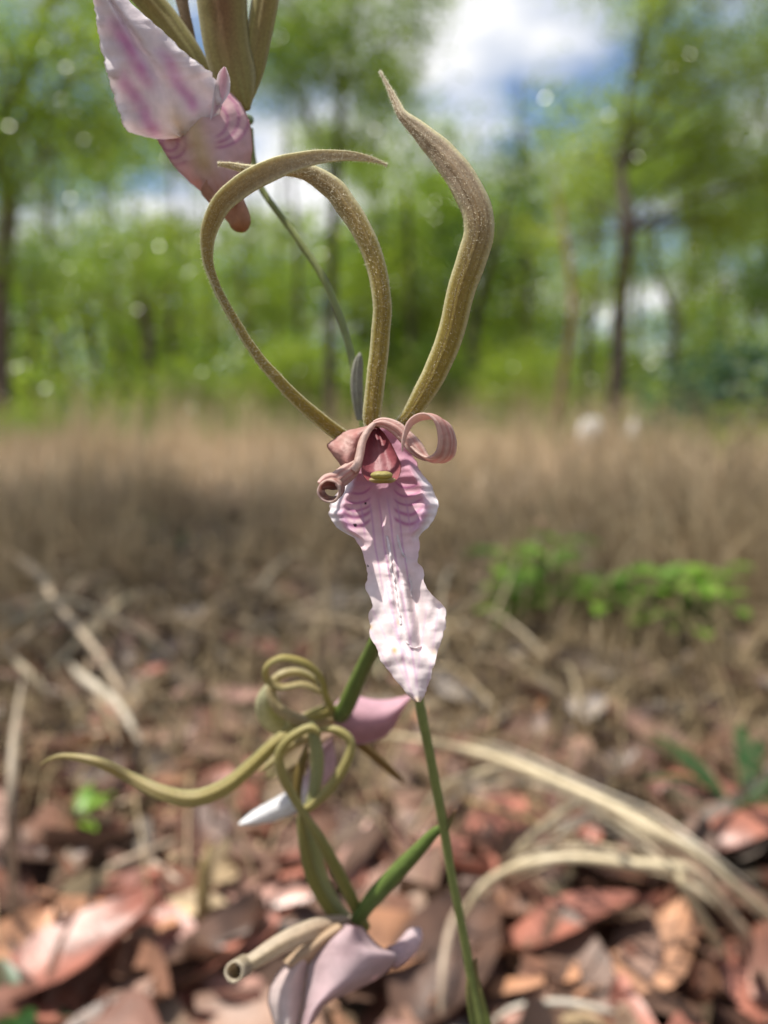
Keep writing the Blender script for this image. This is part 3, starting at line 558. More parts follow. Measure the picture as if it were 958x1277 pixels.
blade([(88, 828, .86, 5), (100, 842, .82, 10), (127, 862, .82, 12), (149, 882, .84, 11), (172, 920, .9, 8), (195, 962, 1.0, 5)], 'short bright pale dry blade bending down beside the long sepal', col=((.5, .43, .33), (.6, .53, .42)))
blade([(-40, 800, .9, 6), (0, 782, .82, 9), (48, 760, .78, 9), (70, 752, .8, 4)], 'short pale blade leaning onto the knotted straw stalk from above', col=((.42, .36, .24), (.5, .43, .3)))
blade([(-40, 850, .9, 6), (0, 817, .84, 10), (30, 795, .82, 10), (60, 768, .82, 6)], 'broad tan blade crossing below the short pale blade', col=((.38, .28, .18), (.46, .36, .25)))
blade([(0, 805, .9, 5), (18, 822, .86, 9), (48, 852, .88, 9), (80, 890, 1.0, 5)], 'small straw blade slanting down under the crossing tan blade', col=((.4, .33, .22), (.5, .42, .3)))
blade([(60, 840, .92, 4), (90, 808, .86, 7), (140, 760, .84, 8), (175, 735, .86, 3)], 'tan blade rising across the knotted straw stalk')
blade([(100, 900, 1.0, 6), (112, 820, .86, 6), (128, 770, .8, 5), (150, 730, .78, 2)], 'thin brownish grass stem standing by the knotted stalk', col=((.28, .21, .13), (.36, .28, .18)))
blade([(20, 1180, 1.0, 10), (16, 1100, .84, 12), (14, 1000, .66, 13), (18, 920, .58, 11), (28, 850, .54, 4)], 'greyish tan upright blade standing alone in the leaf litter', col=((.30, .24, .17), (.38, .31, .23)))
blade([(96, 1100, 1.0, 6), (112, 1093, .96, 9), (160, 1072, .93, 10), (214, 1050, .94, 9), (230, 1042, 1.0, 4)], 'dull tan straw lying across the brown leaves', col=((.36, .26, .18), (.44, .34, .25)))
blade([(180, 1066, 1.0, 6), (190, 1075, .95, 10), (215, 1095, .93, 11), (242, 1116, .98, 8)], 'short pinkish tan straw meeting the dull straw at an angle', col=((.42, .31, .23), (.5, .39, .3)))
blade([(110, 1015, 1.0, 5), (130, 1010, .96, 8), (170, 995, .94, 9), (205, 978, .98, 5)], 'tan straw lying in the litter behind the long curved sepal', col=((.34, .25, .16), (.4, .31, .21)))
blade([(255, 1180, 1.0, 14), (254, 1140, .9, 18), (254, 1100, .84, 20), (258, 1070, .8, 14), (262, 1050, .79, 4)], 'broad olive brown withered blade standing in the litter', col=((.20, .14, .05), (.28, .2, .09)), name='withered_straw')
blade([(545, 760, 1.0, 3), (600, 790, .95, 5), (680, 845, .93, 5), (720, 872, 1.0, 3)], 'thin straw slanting through the litter in front of the green herb')
blade([(740, 860, 1.0, 4), (745, 790, .9, 5), (735, 720, .82, 5), (722, 660, .78, 2)], 'dry stem bending over the bright green herb', col=((.34, .26, .17), (.44, .36, .25)))
blade([(755, 610, .9, 4), (775, 625, .86, 6), (800, 640, .86, 5), (830, 670, 1.0, 2)], 'pale dry blade catching the sun above the green herb', col=((.5, .42, .28), (.58, .5, .36)))

# ------------------------------------------------------------------ fallen leaves
def leaf_mesh(name, Ln, Wd, curl, bend, seed, nl=8, nw=4, mat=None):
    V, F = [], []
    for i in range(nl+1):
        s = i/nl; wd = Wd*.5*(math.sin(math.pi*min(1, s*.94+.03)))**.75*(1.12-.3*s)
        for j in range(nw+1):
            u = -1+2*j/nw
            V.append(((s-.5)*Ln, u*wd*(1+.1*N1(i*.7, seed)), curl*Wd*u*u*(.6+.6*s) + bend*Ln*(s-.5)**2 + .05*Ln*N1(s*3, u*1.5, seed)-.03*Wd*math.exp(-(u/.3)**2)))
    for i in range(nl):
        for j in range(nw): F.append((i*(nw+1)+j, (i+1)*(nw+1)+j, (i+1)*(nw+1)+j+1, i*(nw+1)+j+1))
    b = len(V)                       # petiole
    for k in range(4):
        V.append((-.5*Ln-.0, (k % 2-.5)*.0016, (k//2)*.0012+bend*Ln*.25)); 
    for k in range(4):
        V.append((-.5*Ln-.012, (k % 2-.5)*.0012+.003*N1(seed, 2), (k//2)*.001+bend*Ln*.25+.002))
    for q in ((0, 1, 5, 4), (2, 3, 7, 6), (0, 2, 6, 4), (1, 3, 7, 5)): F.append(tuple(b+k for k in q))
    me = bpy.data.meshes.new(name); me.from_pydata(V, [], F); me.polygons.foreach_set('use_smooth', [True]*len(F)); me.update(); return me
KINDS = ['red', 'pink', 'orange', 'brown', 'tan', 'grey']
LM = {}
for kd in KINDS:
    LM[kd] = []
    for i in range(5):
        cu = random.uniform(-.25, .45); Ln = random.uniform(.048, .085)*(.55 if kd == 'tan' else 1); me = leaf_mesh('fallen_leaf', Ln, Ln*random.uniform(.42, .6), cu, random.uniform(-.5, .7), i*3.1+ord(kd[0])); me['len'] = Ln; me['curl'] = cu
        me.materials.append(LIT[kd]); LM[kd].append(me)
ADJ = {'red': 'rust red', 'pink': 'pale pinkish', 'orange': 'orange brown', 'brown': 'dark brown', 'tan': 'yellowish tan', 'grey': 'weathered grey'}
def put_leaf(me, kd, x, y, rz, tilt, tilt2, lift, sc=1., label=None):
    big = me['len']*sc; sz = 'large' if big > .075 else ('small' if big < .05 else 'medium sized')
    ps = 'tipped up on one edge' if abs(tilt)+abs(tilt2) > .5 else ('with upcurled sides' if me['curl'] > .2 else 'lying flat')
    lb = '%s %s fallen leaf %s in the leaf litter' % (sz, ADJ[kd], ps); gr = '%s %s fallen leaves %s' % (sz, ADJ[kd], ps)
    M = Matrix.Rotation(rz, 4, 'Z') @ Matrix.Rotation(tilt, 4, 'X') @ Matrix.Rotation(tilt2, 4, 'Y') @ Matrix.Scale(sc, 4)
    mz = min((M @ v.co).z for v in me.vertices)
    o = bpy.data.objects.new('fallen_leaf', me); COL.objects.link(o)
    o.matrix_world = Matrix.Translation((x, y, gz(x, y)-mz-.003+lift)) @ M
    tag(o, label or lb, 'leaf', None if label else gr); return o
def ghit(px, py):
    r = ray(px, py); t = -H/r.z; p = CAM+r*t; return p.x, p.y
HERO = [(360, 1120, 'red', 20, 1.25), (440, 1100, 'pink', 70, 1.1), (335, 1150, 'pink', -30, 1.0), (700, 1210, 'red', 10, 1.2), (800, 1225, 'orange', 40, 1.25), (930, 1255, 'red', 80, 1.1), (120, 1150, 'red', 5, 1.35), (40, 1150, 'brown', 60, 1.3),
        (620, 1060, 'red', 60, 1.2), (560, 1110, 'red', -50, 1.0), (690, 1100, 'pink', 20, .9), (250, 1010, 'orange', 10, 1.2), (290, 1005, 'red', 12, 1.1), (290, 1112, 'tan', 75, 1.5), (232, 1165, 'tan', 5, 1.1), (180, 1150, 'tan', 30, .8),
        (760, 1000, 'brown', 30, 1.3), (880, 1040, 'red', -20, 1.5), (640, 1170, 'orange', 80, 1.1), (500, 1130, 'pink', 30, 1.2), (270, 1240, 'brown', 45, 1.3), (150, 1190, 'orange', -10, 1.1), (480, 1240, 'orange', 20, 1.2), (560, 1250, 'brown', 60, 1.2),
        (100, 1250, 'red', 35, 1.2), (20, 1215, 'orange', 80, 1.1), (860, 1140, 'red', 50, 1.2), (300, 890, 'pink', 10, .9), (240, 880, 'pink', 40, 1.), (800, 790, 'red', 10, 1.4), (720, 985, 'red', 30, 1.2), (600, 1215, 'pink', 75, 1.2), (940, 1080, 'red', 15, 1.6)]
for i, (px, py, kd, rz, sc) in enumerate(HERO):
    x, y = ghit(px, py); put_leaf(LM[kd][i % 5], kd, x, y, R(rz), random.uniform(-.15, .35), random.uniform(-.3, .1), .012+.008*random.random(), sc)
WK = [.31, .18, .14, .2, .1, .07]
WK2 = [.1, .07, .05, .5, .12, .16]
cnt = 0
while cnt < 262:
    y = math.sqrt(random.uniform(.30**2, 1.35**2)); x = random.uniform(-.56, .56)*y
    if y > .8 and random.random() < .45: continue
    kd = random.choices(KINDS, WK if random.random() > sstep(.5, 1.0, y) else WK2)[0]
    put_leaf(random.choice(LM[kd]), kd, x, y, random.uniform(0, 6.28), random.uniform(-.5, .5), random.uniform(-.4, .4), random.uniform(0, .010), random.uniform(.75, 1.25)); cnt += 1
for k in range(60):          # stems sprawling in the litter further back
    y0 = random.uniform(.85, 2.3); x0 = random.uniform(-.5, .5)*y0; a_ = random.uniform(0, 6.28); ln = random.uniform(.18, .42); up = random.uniform(.02, .09); pts = []
    for i in range(6):
        t = i/5; xx = x0+math.cos(a_)*ln*t+.03*N1(k*3., t*2); yy = y0+math.sin(a_)*ln*t*.8+.03*N1(k*5., t*2); pts.append((Vector((xx, yy, gz(xx, yy)+.006+up*math.sin(math.pi*t)*(.6+.8*(k % 3 == 0)))), (.0032-.0019*t)))
    C_ = cat([(*p, r) for p, r in pts], 4); V, F = [], []
    for i in range(len(C_)):
        t_ = (Vector(C_[min(i+1, len(C_)-1)][:3])-Vector(C_[max(i-1, 0)][:3])).normalized(); e1 = t_.cross(Vector((0, 0, 1))).normalized(); e2 = e1.cross(t_)
        for j in range(5): V.append(Vector(C_[i][:3])+(e1*math.cos(j*1.2566)+e2*math.sin(j*1.2566))*C_[i][3])
    for i in range(len(C_)-1):
        for j in range(5): F.append((i*5+j, i*5+(j+1) % 5, (i+1)*5+(j+1) % 5, (i+1)*5+j))
    cc = random.choice([(.5, .4, .25), (.4, .3, .19), (.58, .49, .34)])
    tag(mesh_obj('sprawling_straw', V, F, M_drygrass, None, [cc]*len(V)), 'thin round tan straw sprawling over the litter behind the orchid', 'straw', 'sprawling straws in the litter')
# litter too far or too deep to pick apart
def leaves_stuff(name, n, sampler, size, mat, lift=.012, nl=4, nw=2):
    base = []
    for i in range(nl+1):
        s = i/nl; wd = .25*(math.sin(math.pi*(s*.92+.04)))**.7
        for j in range(nw+1):
            u = -1+2*j/nw; base.append(((s-.5), u*wd, .12*u*u+.15*(s-.5)**2))
    base = np.array(base); q = np.array([(i*(nw+1)+j, (i+1)*(nw+1)+j, (i+1)*(nw+1)+j+1, i*(nw+1)+j+1) for i in range(nl) for j in range(nw)])
    Vs, Qs = [], []
    for k in range(n):
        x, y = sampler(); sc = random.uniform(*size)
        M = np.array(Matrix.Rotation(random.uniform(0, 6.28), 3, 'Z') @ Matrix.Rotation(random.uniform(-.5, .5), 3, 'X') @ Matrix.Rotation(random.uniform(-.45, .45), 3, 'Y'))
        v = (base*np.array([sc, sc*random.uniform(.8, 1.3), sc*random.uniform(-1, 1.6)])) @ M.T
        v[:, 2] += -v[:, 2].min()-.004+random.random()*lift+gz(x, y); v[:, 0] += x; v[:, 1] += y
        Vs.append(v); Qs.append(q+k*len(base))
    return link(name, np_mesh(name, np.concatenate(Vs), np.concatenate(Qs), mat, True))
def samp_near():
    y = math.sqrt(random.uniform(.2**2, .74**2)); return random.uniform(-1, 1)*max(y, .75), y
def samp_mid():
    y = math.sqrt(random.uniform(.4**2, 4.2**2)); return random.uniform(-1.1, 1.1)*y, y
tag(leaves_stuff('leaf_litter', 1900, samp_near, (.035, .085), M_litterstuff), 'deep mixed litter of red and brown dead leaves on the ground', 'leaf litter', kind='stuff')
tag(leaves_stuff('distant_leaf_litter', 11500, samp_mid, (.03, .08), M_litterfar, nl=2), 'scattered dead leaves among the dry grass further back', 'leaf litter', kind='stuff')

# ------------------------------------------------------------------ dry grass
def grass_stuff(name, n, sampler, hgt, wid, mat, lean=.5, seg=4):
    """curved tapering blades, joined"""
    B = np.zeros((n, (seg+1)*2, 3)); 
    for k in range(n):
        x, y = sampler(); h_ = random.uniform(*hgt); w_ = random.uniform(*wid); a_ = random.uniform(0, 6.28); ln = abs(random.gauss(0, lean))
        dx, dy = math.cos(a_), math.sin(a_); z0 = gz(x, y)-.01; px_, py_, pz_ = x, y, z0; ang = ln*.3; r_ = random.uniform(0, 6.28); wx, wy = math.cos(r_), math.sin(r_)
        for i in range(seg+1):
            t = i/seg; ww = w_*(1-.85*t)*.5
            B[k, 2*i] = (px_-wx*ww, py_-wy*ww, pz_); B[k, 2*i+1] = (px_+wx*ww, py_+wy*ww, pz_)
            st = h_/seg; px_ += dx*math.sin(ang)*st; py_ += dy*math.sin(ang)*st; pz_ = max(z0+.004, pz_+math.cos(ang)*st); ang = min(2.2, ang+ln*.55)
    q = np.array([(2*i, 2*i+1, 2*i+3, 2*i+2) for i in range(seg)])
    Q = (q[None]+(np.arange(n)*(seg+1)*2)[:, None, None]).reshape(-1, 4)
    return link(name, np_mesh(name, B.reshape(-1, 3), Q, mat))
tuf = [(random.uniform(-1.1, 1.1)*y_, y_) for y_ in [1.25+9*random.random()**1.2 for _ in range(300)]]
def samp_tuft():
    x, y = random.choice(tuf); return x+random.gauss(0, .06), y+random.gauss(0, .06)
def samp_far():
    while True:
        y = 2.7+15*random.random()**1.3; x = random.uniform(-1.15, 1.15)*y
        if N1(x*1.3, y*.9, 7)+.5*N1(x*4, y*3, 2) > random.uniform(-.5, .25): return x, y
def samp_straw():
    y = .55+2.8*random.random()**1.1; return random.uniform(-1, 1)*y, y
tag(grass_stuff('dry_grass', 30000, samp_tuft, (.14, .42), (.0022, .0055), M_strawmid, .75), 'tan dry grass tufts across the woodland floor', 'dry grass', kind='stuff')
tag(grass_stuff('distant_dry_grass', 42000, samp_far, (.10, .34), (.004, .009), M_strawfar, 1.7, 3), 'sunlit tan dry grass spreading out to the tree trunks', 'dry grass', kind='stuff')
tallc = [(random.uniform(-1.15, 1.15)*y_, y_) for y_ in [5.5+14*random.random() for _ in range(330)]]
def samp_tall():
    while True:
        y = 6+16*random.random(); x = random.uniform(-1.15, 1.15)*y
        x, y = random.choice(tallc); return x+random.gauss(0, .16), y+random.gauss(0, .2)
tallg = [(random.uniform(-1.15, 1.15)*y_, y_) for y_ in [8+14*random.random() for _ in range(170)]]
def samp_tall2():
    x, y = random.choice(tallg); return x+random.gauss(0, .3), y+random.gauss(0, .3)
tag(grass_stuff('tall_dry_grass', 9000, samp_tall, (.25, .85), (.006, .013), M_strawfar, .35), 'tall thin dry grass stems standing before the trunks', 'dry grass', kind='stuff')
tag(grass_stuff('green_grass', 11000, samp_tall2, (.2, .6), (.008, .016), M_herb, .6, 3), 'patchy green grass growing at the foot of the trunks', 'green grass', kind='stuff')
tag(grass_stuff('fallen_straw', 13000, samp_straw, (.08, .25), (.0018, .004), M_straw, 2.6), 'broken straw lying flat across the litter', 'straw', kind='stuff')

# ------------------------------------------------------------------ green herbs
def one_leaf(name, Ln, Wd, mat, droop=.5):
    V, F = [], []
    for i in range(7):
        s = i/6; wd = Wd*.5*math.sin(math.pi*(s*.93+.04))**.8
        for j in (-1, 0, 1): V.append((s*Ln, j*wd, abs(j)*wd*.35-droop*Ln*s*s*.6+.35*Ln*s))
    for i in range(6):
        for j in (0, 1): F.append((i*3+j, (i+1)*3+j, (i+1)*3+j+1, i*3+j+1))
    me = bpy.data.meshes.new(name); me.from_pydata(V, [], F); me.polygons.foreach_set('use_smooth', [True]*len(F)); me.materials.append(mat); me.update(); return me
def herb_mat(n, c0, c1):
    a = NT(n); c = a.ramp(a.n('ShaderNodeObjectInfo').outputs['Random'], [(0, c0), (1, c1)]); return a.finish(c, .4, .4, None)
M_h1 = herb_mat('bright_herb', (.11, .25, .015), (.22, .38, .035)); M_h2 = herb_mat('deep_green_blade', (.02, .06, .012), (.035, .09, .018))
HL0 = one_leaf('leaf', .03, .009, M_h1); HL1 = one_leaf('leaf', .06, .028, M_h1); HL2 = one_leaf('leaf', .11, .012, M_h2, .5); HL3 = one_leaf('leaf', .04, .017, M_h2, .4)
def tubez(parent, p0, p1, r0, r1, mat, name='stem', col=(.1, .18, .03)):
    V, F, K = [], [], []; L = 6
    for i in range(L+1):
        t = i/L; c = Vector(p0).lerp(Vector(p1), t); r = r0+(r1-r0)*t
        for k in range(6): a_ = k*math.pi/3; V.append(c+Vector((r*math.cos(a_), r*math.sin(a_), 0))); K.append(col)
    for i in range(L):
        for k in range(6): F.append((i*6+k, i*6+(k+1) % 6, (i+1)*6+(k+1) % 6, (i+1)*6+k))
    return mesh_obj(name, V, F, mat, parent, K)
def herb(px, py, label, n, me, spread, h_, name='herb', cat_='plant'):
    x, y = ghit(px, py); z = gz(x, y); t = tag(empty(name, (x, y, z)), label, cat_)
    k = 0; ns = max(1, n//7)
    for s_ in range(ns):
        bx, by = x+random.uniform(-spread, spread), y+random.uniform(-spread, spread)*.6; hh = h_*random.uniform(.6, 1.1); tx, ty = bx+random.uniform(-.02, .02), by+random.uniform(-.02, .02)
        tubez(t, (bx, by, gz(bx, by)-.005), (tx, ty, z+hh), .0015, .0008, M_stem)
        for q in range(n//ns):
            f = random.uniform(.25, 1); o = bpy.data.objects.new('leaf', me); COL.objects.link(o); setparent(o, t)
            sc = random.uniform(.7, 1.25)
            o.matrix_basis = Matrix.Translation((bx+(tx-bx)*f, by+(ty-by)*f, z+hh*f)) @ Matrix.Rotation(random.uniform(0, 6.28), 4, 'Z') @ Matrix.Rotation(random.uniform(-.5, .2), 4, 'Y') @ Matrix.Scale(sc, 4)
    return t
herb(705, 790, 'bright green leafy herb growing low in the litter beside a dry stem', 84, HL1, .11, .12)
herb(850, 810, 'bright green herb with upright shoots next to the red leaf', 56, HL1, .07, .10)
herb(950, 1045, 'clump of dark green grass blades at the edge of the leaf litter', 14, HL2, .03, .05, 'green_grass_tuft')
herb(30, 1290, 'dark green seedling with broad leaves among red leaves', 8, HL3, .012, .03, 'seedling')
herb(92, 1055, 'small light green sprout among dry straw', 5, HL0, .008, .03, 'sprout')
herb(640, 770, 'small yellow green herb between straw and the bright herb', 14, HL1, .03, .05)
herb(470, 860, 'dark green sprout half hidden behind the orchid pedicel', 7, HL3, .01, .03, 'sprout')
herb(225, 690, 'olive green low plant in the shaded grass', 14, HL3, .06, .09)
herb(870, 668, 'dull green low plant in the dry grass by a pale stone', 21, HL3, .1, .08)

# ------------------------------------------------------------------ trees
def limb_geo(pts, m=8, n=6):
    """pts: (Vector, radius)"""
    C = cat([(*p, r) for p, r in pts], n); V, F = [], []; L = len(C)
    for i in range(L):
        a_, b_ = Vector(C[max(i-1, 0)][:3]), Vector(C[min(i+1, L-1)][:3]); t = (b_-a_).normalized(); e1 = t.cross(Vector((.3, 1, .1))).normalized(); e2 = t.cross(e1)
        for k in range(m):
            g_ = 2*math.pi*k/m; r = C[i][3]*(1+.12*N1(i*.5, k)); V.append(Vector(C[i][:3])+e1*r*math.cos(g_)+e2*r*math.sin(g_))
    for i in range(L-1):
        for k in range(m): F.append((i*m+k, i*m+(k+1) % m, (i+1)*m+(k+1) % m, (i+1)*m+k))
    return V, F, [(0, 0, 0)]*len(V)
def leaf_cloud(blobs, size, dens=1.0):
    """blobs: (centre Vector, rx, ry, rz) in metres -> quads of leaves gathered on twigs"""
    Cs, = [[]]
    for c, rx, ry, rz in blobs:
        n = int(dens*4.6*rx*rz*math.pi/(size*size*.5)); ncl = max(7, n//30)
        d = np.random.normal(size=(ncl, 3)); d /= np.linalg.norm(d, axis=1)[:, None]; d *= (np.random.rand(ncl)**.45)[:, None]
        cl = np.array(c)+d*np.array([rx, ry, rz]); idx = np.random.randint(0, ncl, n)
        sp = np.random.normal(size=(n, 3))*size*np.array([3.4, 3.4, 2.2]); Cs.append(cl[idx]+sp)
    p = np.concatenate(Cs); n = len(p)
    a_ = np.random.normal(size=(n, 3)); a_[:, 2] = a_[:, 2]*.6-.25; a_ /= np.linalg.norm(a_, axis=1)[:, None]
    b_ = np.cross(a_, np.random.normal(size=(n, 3))); b_ /= np.linalg.norm(b_, axis=1)[:, None]
    s = (size*np.random.uniform(.6, 1.3, n))[:, None]; L_, W_ = a_*s*.5, b_*s*.26
    V = np.stack([p-L_, p+W_-L_*.1, p+L_, p-W_-L_*.1], 1).reshape(-1, 3); return V, np.arange(n*4).reshape(-1, 4)
def tree(name, label, z, path, blobs, bark, leafmat, size=.09, dens=1., group=None, cat_='tree'):
    """path: (px, py, width_px); blobs: px ellipses; z: distance"""
    base = P(path[0][0], path[0][1], z); base.z = gz(base.x, base.y)
    t = tag(empty(name, base), label, cat_, group)
    pts = [(Vector((base.x, base.y, base.z-.15)), path[0][2]*z/FPX*.56)]
    for i, (x, y, w_) in enumerate(path[1:] if len(path) > 1 else path):
        q = P(x, y, z); q.y = base.y+random.uniform(-.2, .2)*i; pts.append((q, w_*z/FPX*.5))
    B = []
    gs = [limb_geo(pts)]
    for (bx, by, brx, bry) in blobs:
        c = P(bx, by, z); dr = brx*z/FPX; c.y = base.y+random.uniform(-.8, .8)*min(dr*2, 2.5); B.append((c, dr, dr*.9, bry*z/FPX))
        k = min(range(1, len(pts)), key=lambda q: abs(pts[q][0].z-(c.z-1.2*bry*z/FPX))); s0 = pts[k][0]; r0 = min(pts[k][1]*.42, .05)
        mid = s0.lerp(c, .5)+Vector((random.uniform(-.1, .1), random.uniform(-.1, .1), .12))*dr
        gs.append(limb_geo([(s0, r0), (mid, r0*.7), (c, r0*.35)], 6, 4))
        for q in range(3):
            e = c+Vector((random.uniform(-1, 1)*dr*.7, random.uniform(-1, 1)*dr*.5, random.uniform(-.4, .8)*bry*z/FPX)); gs.append(limb_geo([(mid, r0*.45), (mid.lerp(e, .6)+Vector((0, 0, .05)), r0*.3), (e, r0*.12)], 5, 3))
    g = join(*gs); mesh_obj('trunk', g[0], g[1], bark, t)
    if B:
        V, Q = leaf_cloud(B, size, dens*1.15); o = link('crown', np_mesh('crown', V, Q, leafmat), t)
    return t
tree('tree', 'thick leaning grey brown tree with a forked top beside dark saplings', 13, [(2, 549, 30), (3, 470, 27), (10, 360, 25), (15, 260, 22), (18, 190, 20), (45, 105, 15), (75, 35, 12), (100, -60, 8)],
     [(60, 110, 70, 45), (-20, 40, 60, 60), (20, 250, 40, 40), (130, 190, 60, 40), (190, 130, 60, 45), (95, 20, 40, 40), (30, 340, 40, 26), (120, -50, 90, 50), (-40, 160, 60, 60), (60, 190, 60, 45), (100, 130, 60, 50), (160, 60, 50, 50), (110, 90, 40, 40)], M_bark, M_leafA, .085, .85)
tree('tree', 'tall slender tree with a high loose crown in the middle of the wood', 17, [(410, 545, 15), (412, 470, 14), (414, 380, 13), (420, 250, 12), (428, 130, 10), (440, 20, 7), (445, -80, 5)],
     [(370, 140, 45, 50), (430, 50, 60, 50), (480, 120, 45, 45), (520, 20, 60, 40), (370, 30, 50, 50), (440, 190, 40, 30), (450, -60, 90, 50), (330, 90, 30, 40), (560, -30, 40, 26), (395, 95, 50, 45), (450, 130, 50, 40), (330, 20, 60, 50), (500, 70, 45, 40)], M_barkd, M_leafA, .1, .85)
tree('tree', 'straight dark trunked tree with bright yellow green leaves behind pale stones', 14, [(766, 532, 21), (768, 470, 19), (771, 390, 18), (768, 300, 16), (774, 210, 13), (790, 100, 10), (800, -40, 7)],
     [(830, 110, 60, 45), (880, 200, 60, 50), (760, 180, 45, 34), (930, 90, 60, 60), (700, 215, 30, 26), (850, 280, 50, 34), (930, 10, 80, 50), (820, 30, 50, 40), (740, 250, 40, 30), (720, 300, 40, 26), (900, 290, 50, 30), (810, -60, 120, 50), (860, 60, 60, 50), (920, 150, 60, 50), (800, 150, 50, 40), (940, 230, 50, 40), (780, 60, 40, 40)], M_barkd, M_leafB, .085, .8)
tree('tree', 'thin dark tree forking beside the straight dark trunk', 17, [(842, 535, 11), (838, 450, 10), (834, 390, 9), (815, 330, 8), (800, 270, 6)], [(840, 350, 45, 30), (790, 300, 35, 26), (870, 390, 40, 26)], M_barkd, M_leafA, .09, .8)
tree('tree', 'thin reddish leaning sapling with sparse leaves', 11, [(690, 552, 11), (700, 470, 9), (706, 390, 8), (700, 290, 6), (692, 230, 4)], [(680, 230, 34, 24), (720, 350, 30, 18), (655, 300, 26, 18)], M_barkr, M_leafB, .08, .6)
tree('tree', 'slim dark tree with a rounded crown against the open sky', 19, [(590, 540, 15), (588, 470, 13), (592, 400, 11), (610, 320, 9), (630, 250, 6)], [(640, 220, 34, 34), (620, 290, 45, 30), (580, 330, 40, 24), (660, 270, 30, 26)], M_barkd, M_leafD, .1, .9)
tree('tree', 'grey tree with a short dark crown at the grass edge', 19, [(190, 540, 17), (190, 480, 15), (188, 410, 13), (180, 340, 10), (190, 280, 6)], [(180, 330, 60, 34), (130, 370, 45, 26), (240, 360, 45, 28)], M_bark, M_leafA, .1, .8)
tree('tree', 'small dark tree next to the thick leaning tree', 22, [(125, 540, 13), (124, 470, 11), (118, 400, 9), (110, 340, 6)], [(100, 350, 50, 30), (60, 390, 40, 26), (140, 400, 40, 24)], M_barkd, M_leafA, .11, .8)
tree('tree', 'narrow pole like tree just behind the tall slender tree', 21, [(515, 540, 11), (514, 470, 10), (512, 400, 9), (510, 320, 7), (505, 250, 4)], [(500, 330, 50, 28), (540, 380, 40, 26), (470, 370, 40, 26)], M_barkd, M_leafB, .11, .8)
tree('tree', 'crooked thin tree in the shade of the thick leaning tree', 20, [(45, 540, 12), (42, 480, 11), (50, 420, 9), (44, 360, 6)], [(40, 330, 50, 30), (10, 400, 40, 26)], M_barkd, M_leafD, .1, .8)
tree('tree', 'pale barked slim tree between the grey tree and the tall slender tree', 24, [(300, 538, 11), (302, 470, 10), (306, 400, 8), (300, 330, 5)], [(300, 350, 60, 32), (350, 390, 45, 28), (255, 395, 40, 24), (330, 300, 30, 20)], M_bark, M_leafB, .12, .8)
tree('tree', 'dark leafy tree overhanging the bluish shrub', 16, [(975, 545, 20), (970, 440, 18), (960, 330, 15), (940, 220, 10), (930, 120, 6)], [(930, 240, 50, 34), (970, 170, 60, 50), (985, 330, 50, 36), (945, 370, 40, 28), (1010, 60, 80, 60)], M_barkd, M_leafD, .09, .9)
tree('tree', 'multi stemmed small tree at the right of the thin forked tree', 20, [(905, 540, 10), (902, 470, 9), (898, 410, 8), (890, 350, 5)], [(890, 400, 50, 30), (930, 440, 40, 26), (860, 440, 36, 24)], M_bark, M_leafA, .1, .9)
thin = [(75, 24, 'leaning right'), (155, 27, 'with a crooked stem'), (222, 22, 'with a bare lower stem'), (268, 29, 'growing straight up'), (345, 26, 'with a bent top'), (378, 20, 'close to the tall slender tree'), (455, 28, 'with a pale stem'), (485, 22, 'leaning left'), (555, 25, 'with a narrow crown'), (655, 27, 'at the edge of the clearing'), (728, 20, 'beside the larger white stone'), (800, 25, 'between two darker trunks'), (872, 22, 'behind the green bush'), (925, 26, 'above the pinkish shrub')]
for k_, (px_, z_, how) in enumerate(thin):
    y0 = 525+H*FPX/z_; t1 = random.uniform(60, 230); l_ = random.uniform(-25, 25); bl = []
    for q in range(6):
        f_ = random.uniform(.0, .75); bx_, by_ = px_+l_*(1-f_)+random.uniform(-42, 42), t1+f_*(430-t1)
        if not (((bx_-640)/85)**2+((by_-90)/140)**2 < 1 or ((bx_-270)/170)**2+((by_-255)/42)**2 < 1): bl.append((bx_, by_, random.uniform(24, 42), random.uniform(16, 26)))
    w0 = random.uniform(6.5, 10)
    tree('sapling', 'thin woodland sapling '+how, z_, [(px_, y0, w0), (px_+l_*.2+random.uniform(-5, 5), y0-120, w0*.85), (px_+l_*.6+random.uniform(-8, 8), (y0+t1)/2-40, w0*.65), (px_+l_, t1, w0*.3)], bl, random.choice((M_bark, M_barkd, M_barkd)), random.choice((M_leafA, M_leafB)), .1, .9, cat_='sapling')
# the trees overhead whose crowns dapple the floor
def shade_tree(label, bx, by, h_, crown, seedblobs, dens):
    b0 = Vector((bx, by, gz(bx, by))); t = tag(empty('shade_tree', b0), label, 'tree')
    top = Vector((crown[0], crown[1], h_)); gs = [limb_geo([(b0-Vector((0, 0, .2)), .13), (b0.lerp(top, .4)+Vector((0, 0, .3)), .1), (top, .05)])]; B = []
    for q in range(seedblobs):
        c = Vector((crown[0]+random.uniform(-1, 1)*crown[2], crown[1]+random.uniform(-1, 1)*crown[3], h_+random.uniform(-.4, .9))); B.append((c, random.uniform(.3, .6), random.uniform(.3, .6), .3)); gs.append(limb_geo([(b0.lerp(top, .75), .04), (b0.lerp(top, .75).lerp(c, .6)+Vector((0, 0, .2)), .025), (c, .01)], 6, 4))
    g = join(*gs); mesh_obj('trunk', g[0], g[1], M_bark, t); V, Q = leaf_cloud(B, .08, dens); link('crown', np_mesh('crown', V, Q, M_leafA), t)
shade_tree('spreading tree whose crown shades the dry grass to the left of the orchid', -4.6, 2.9, 5.3, (-3.0, 2.1, .75, .6), 11, .75)
shade_tree('slender tree shading the green herbs in the litter', 3.4, 1.2, 5.5, (-1.15, 1.7, 1.0, .7), 7, .4)
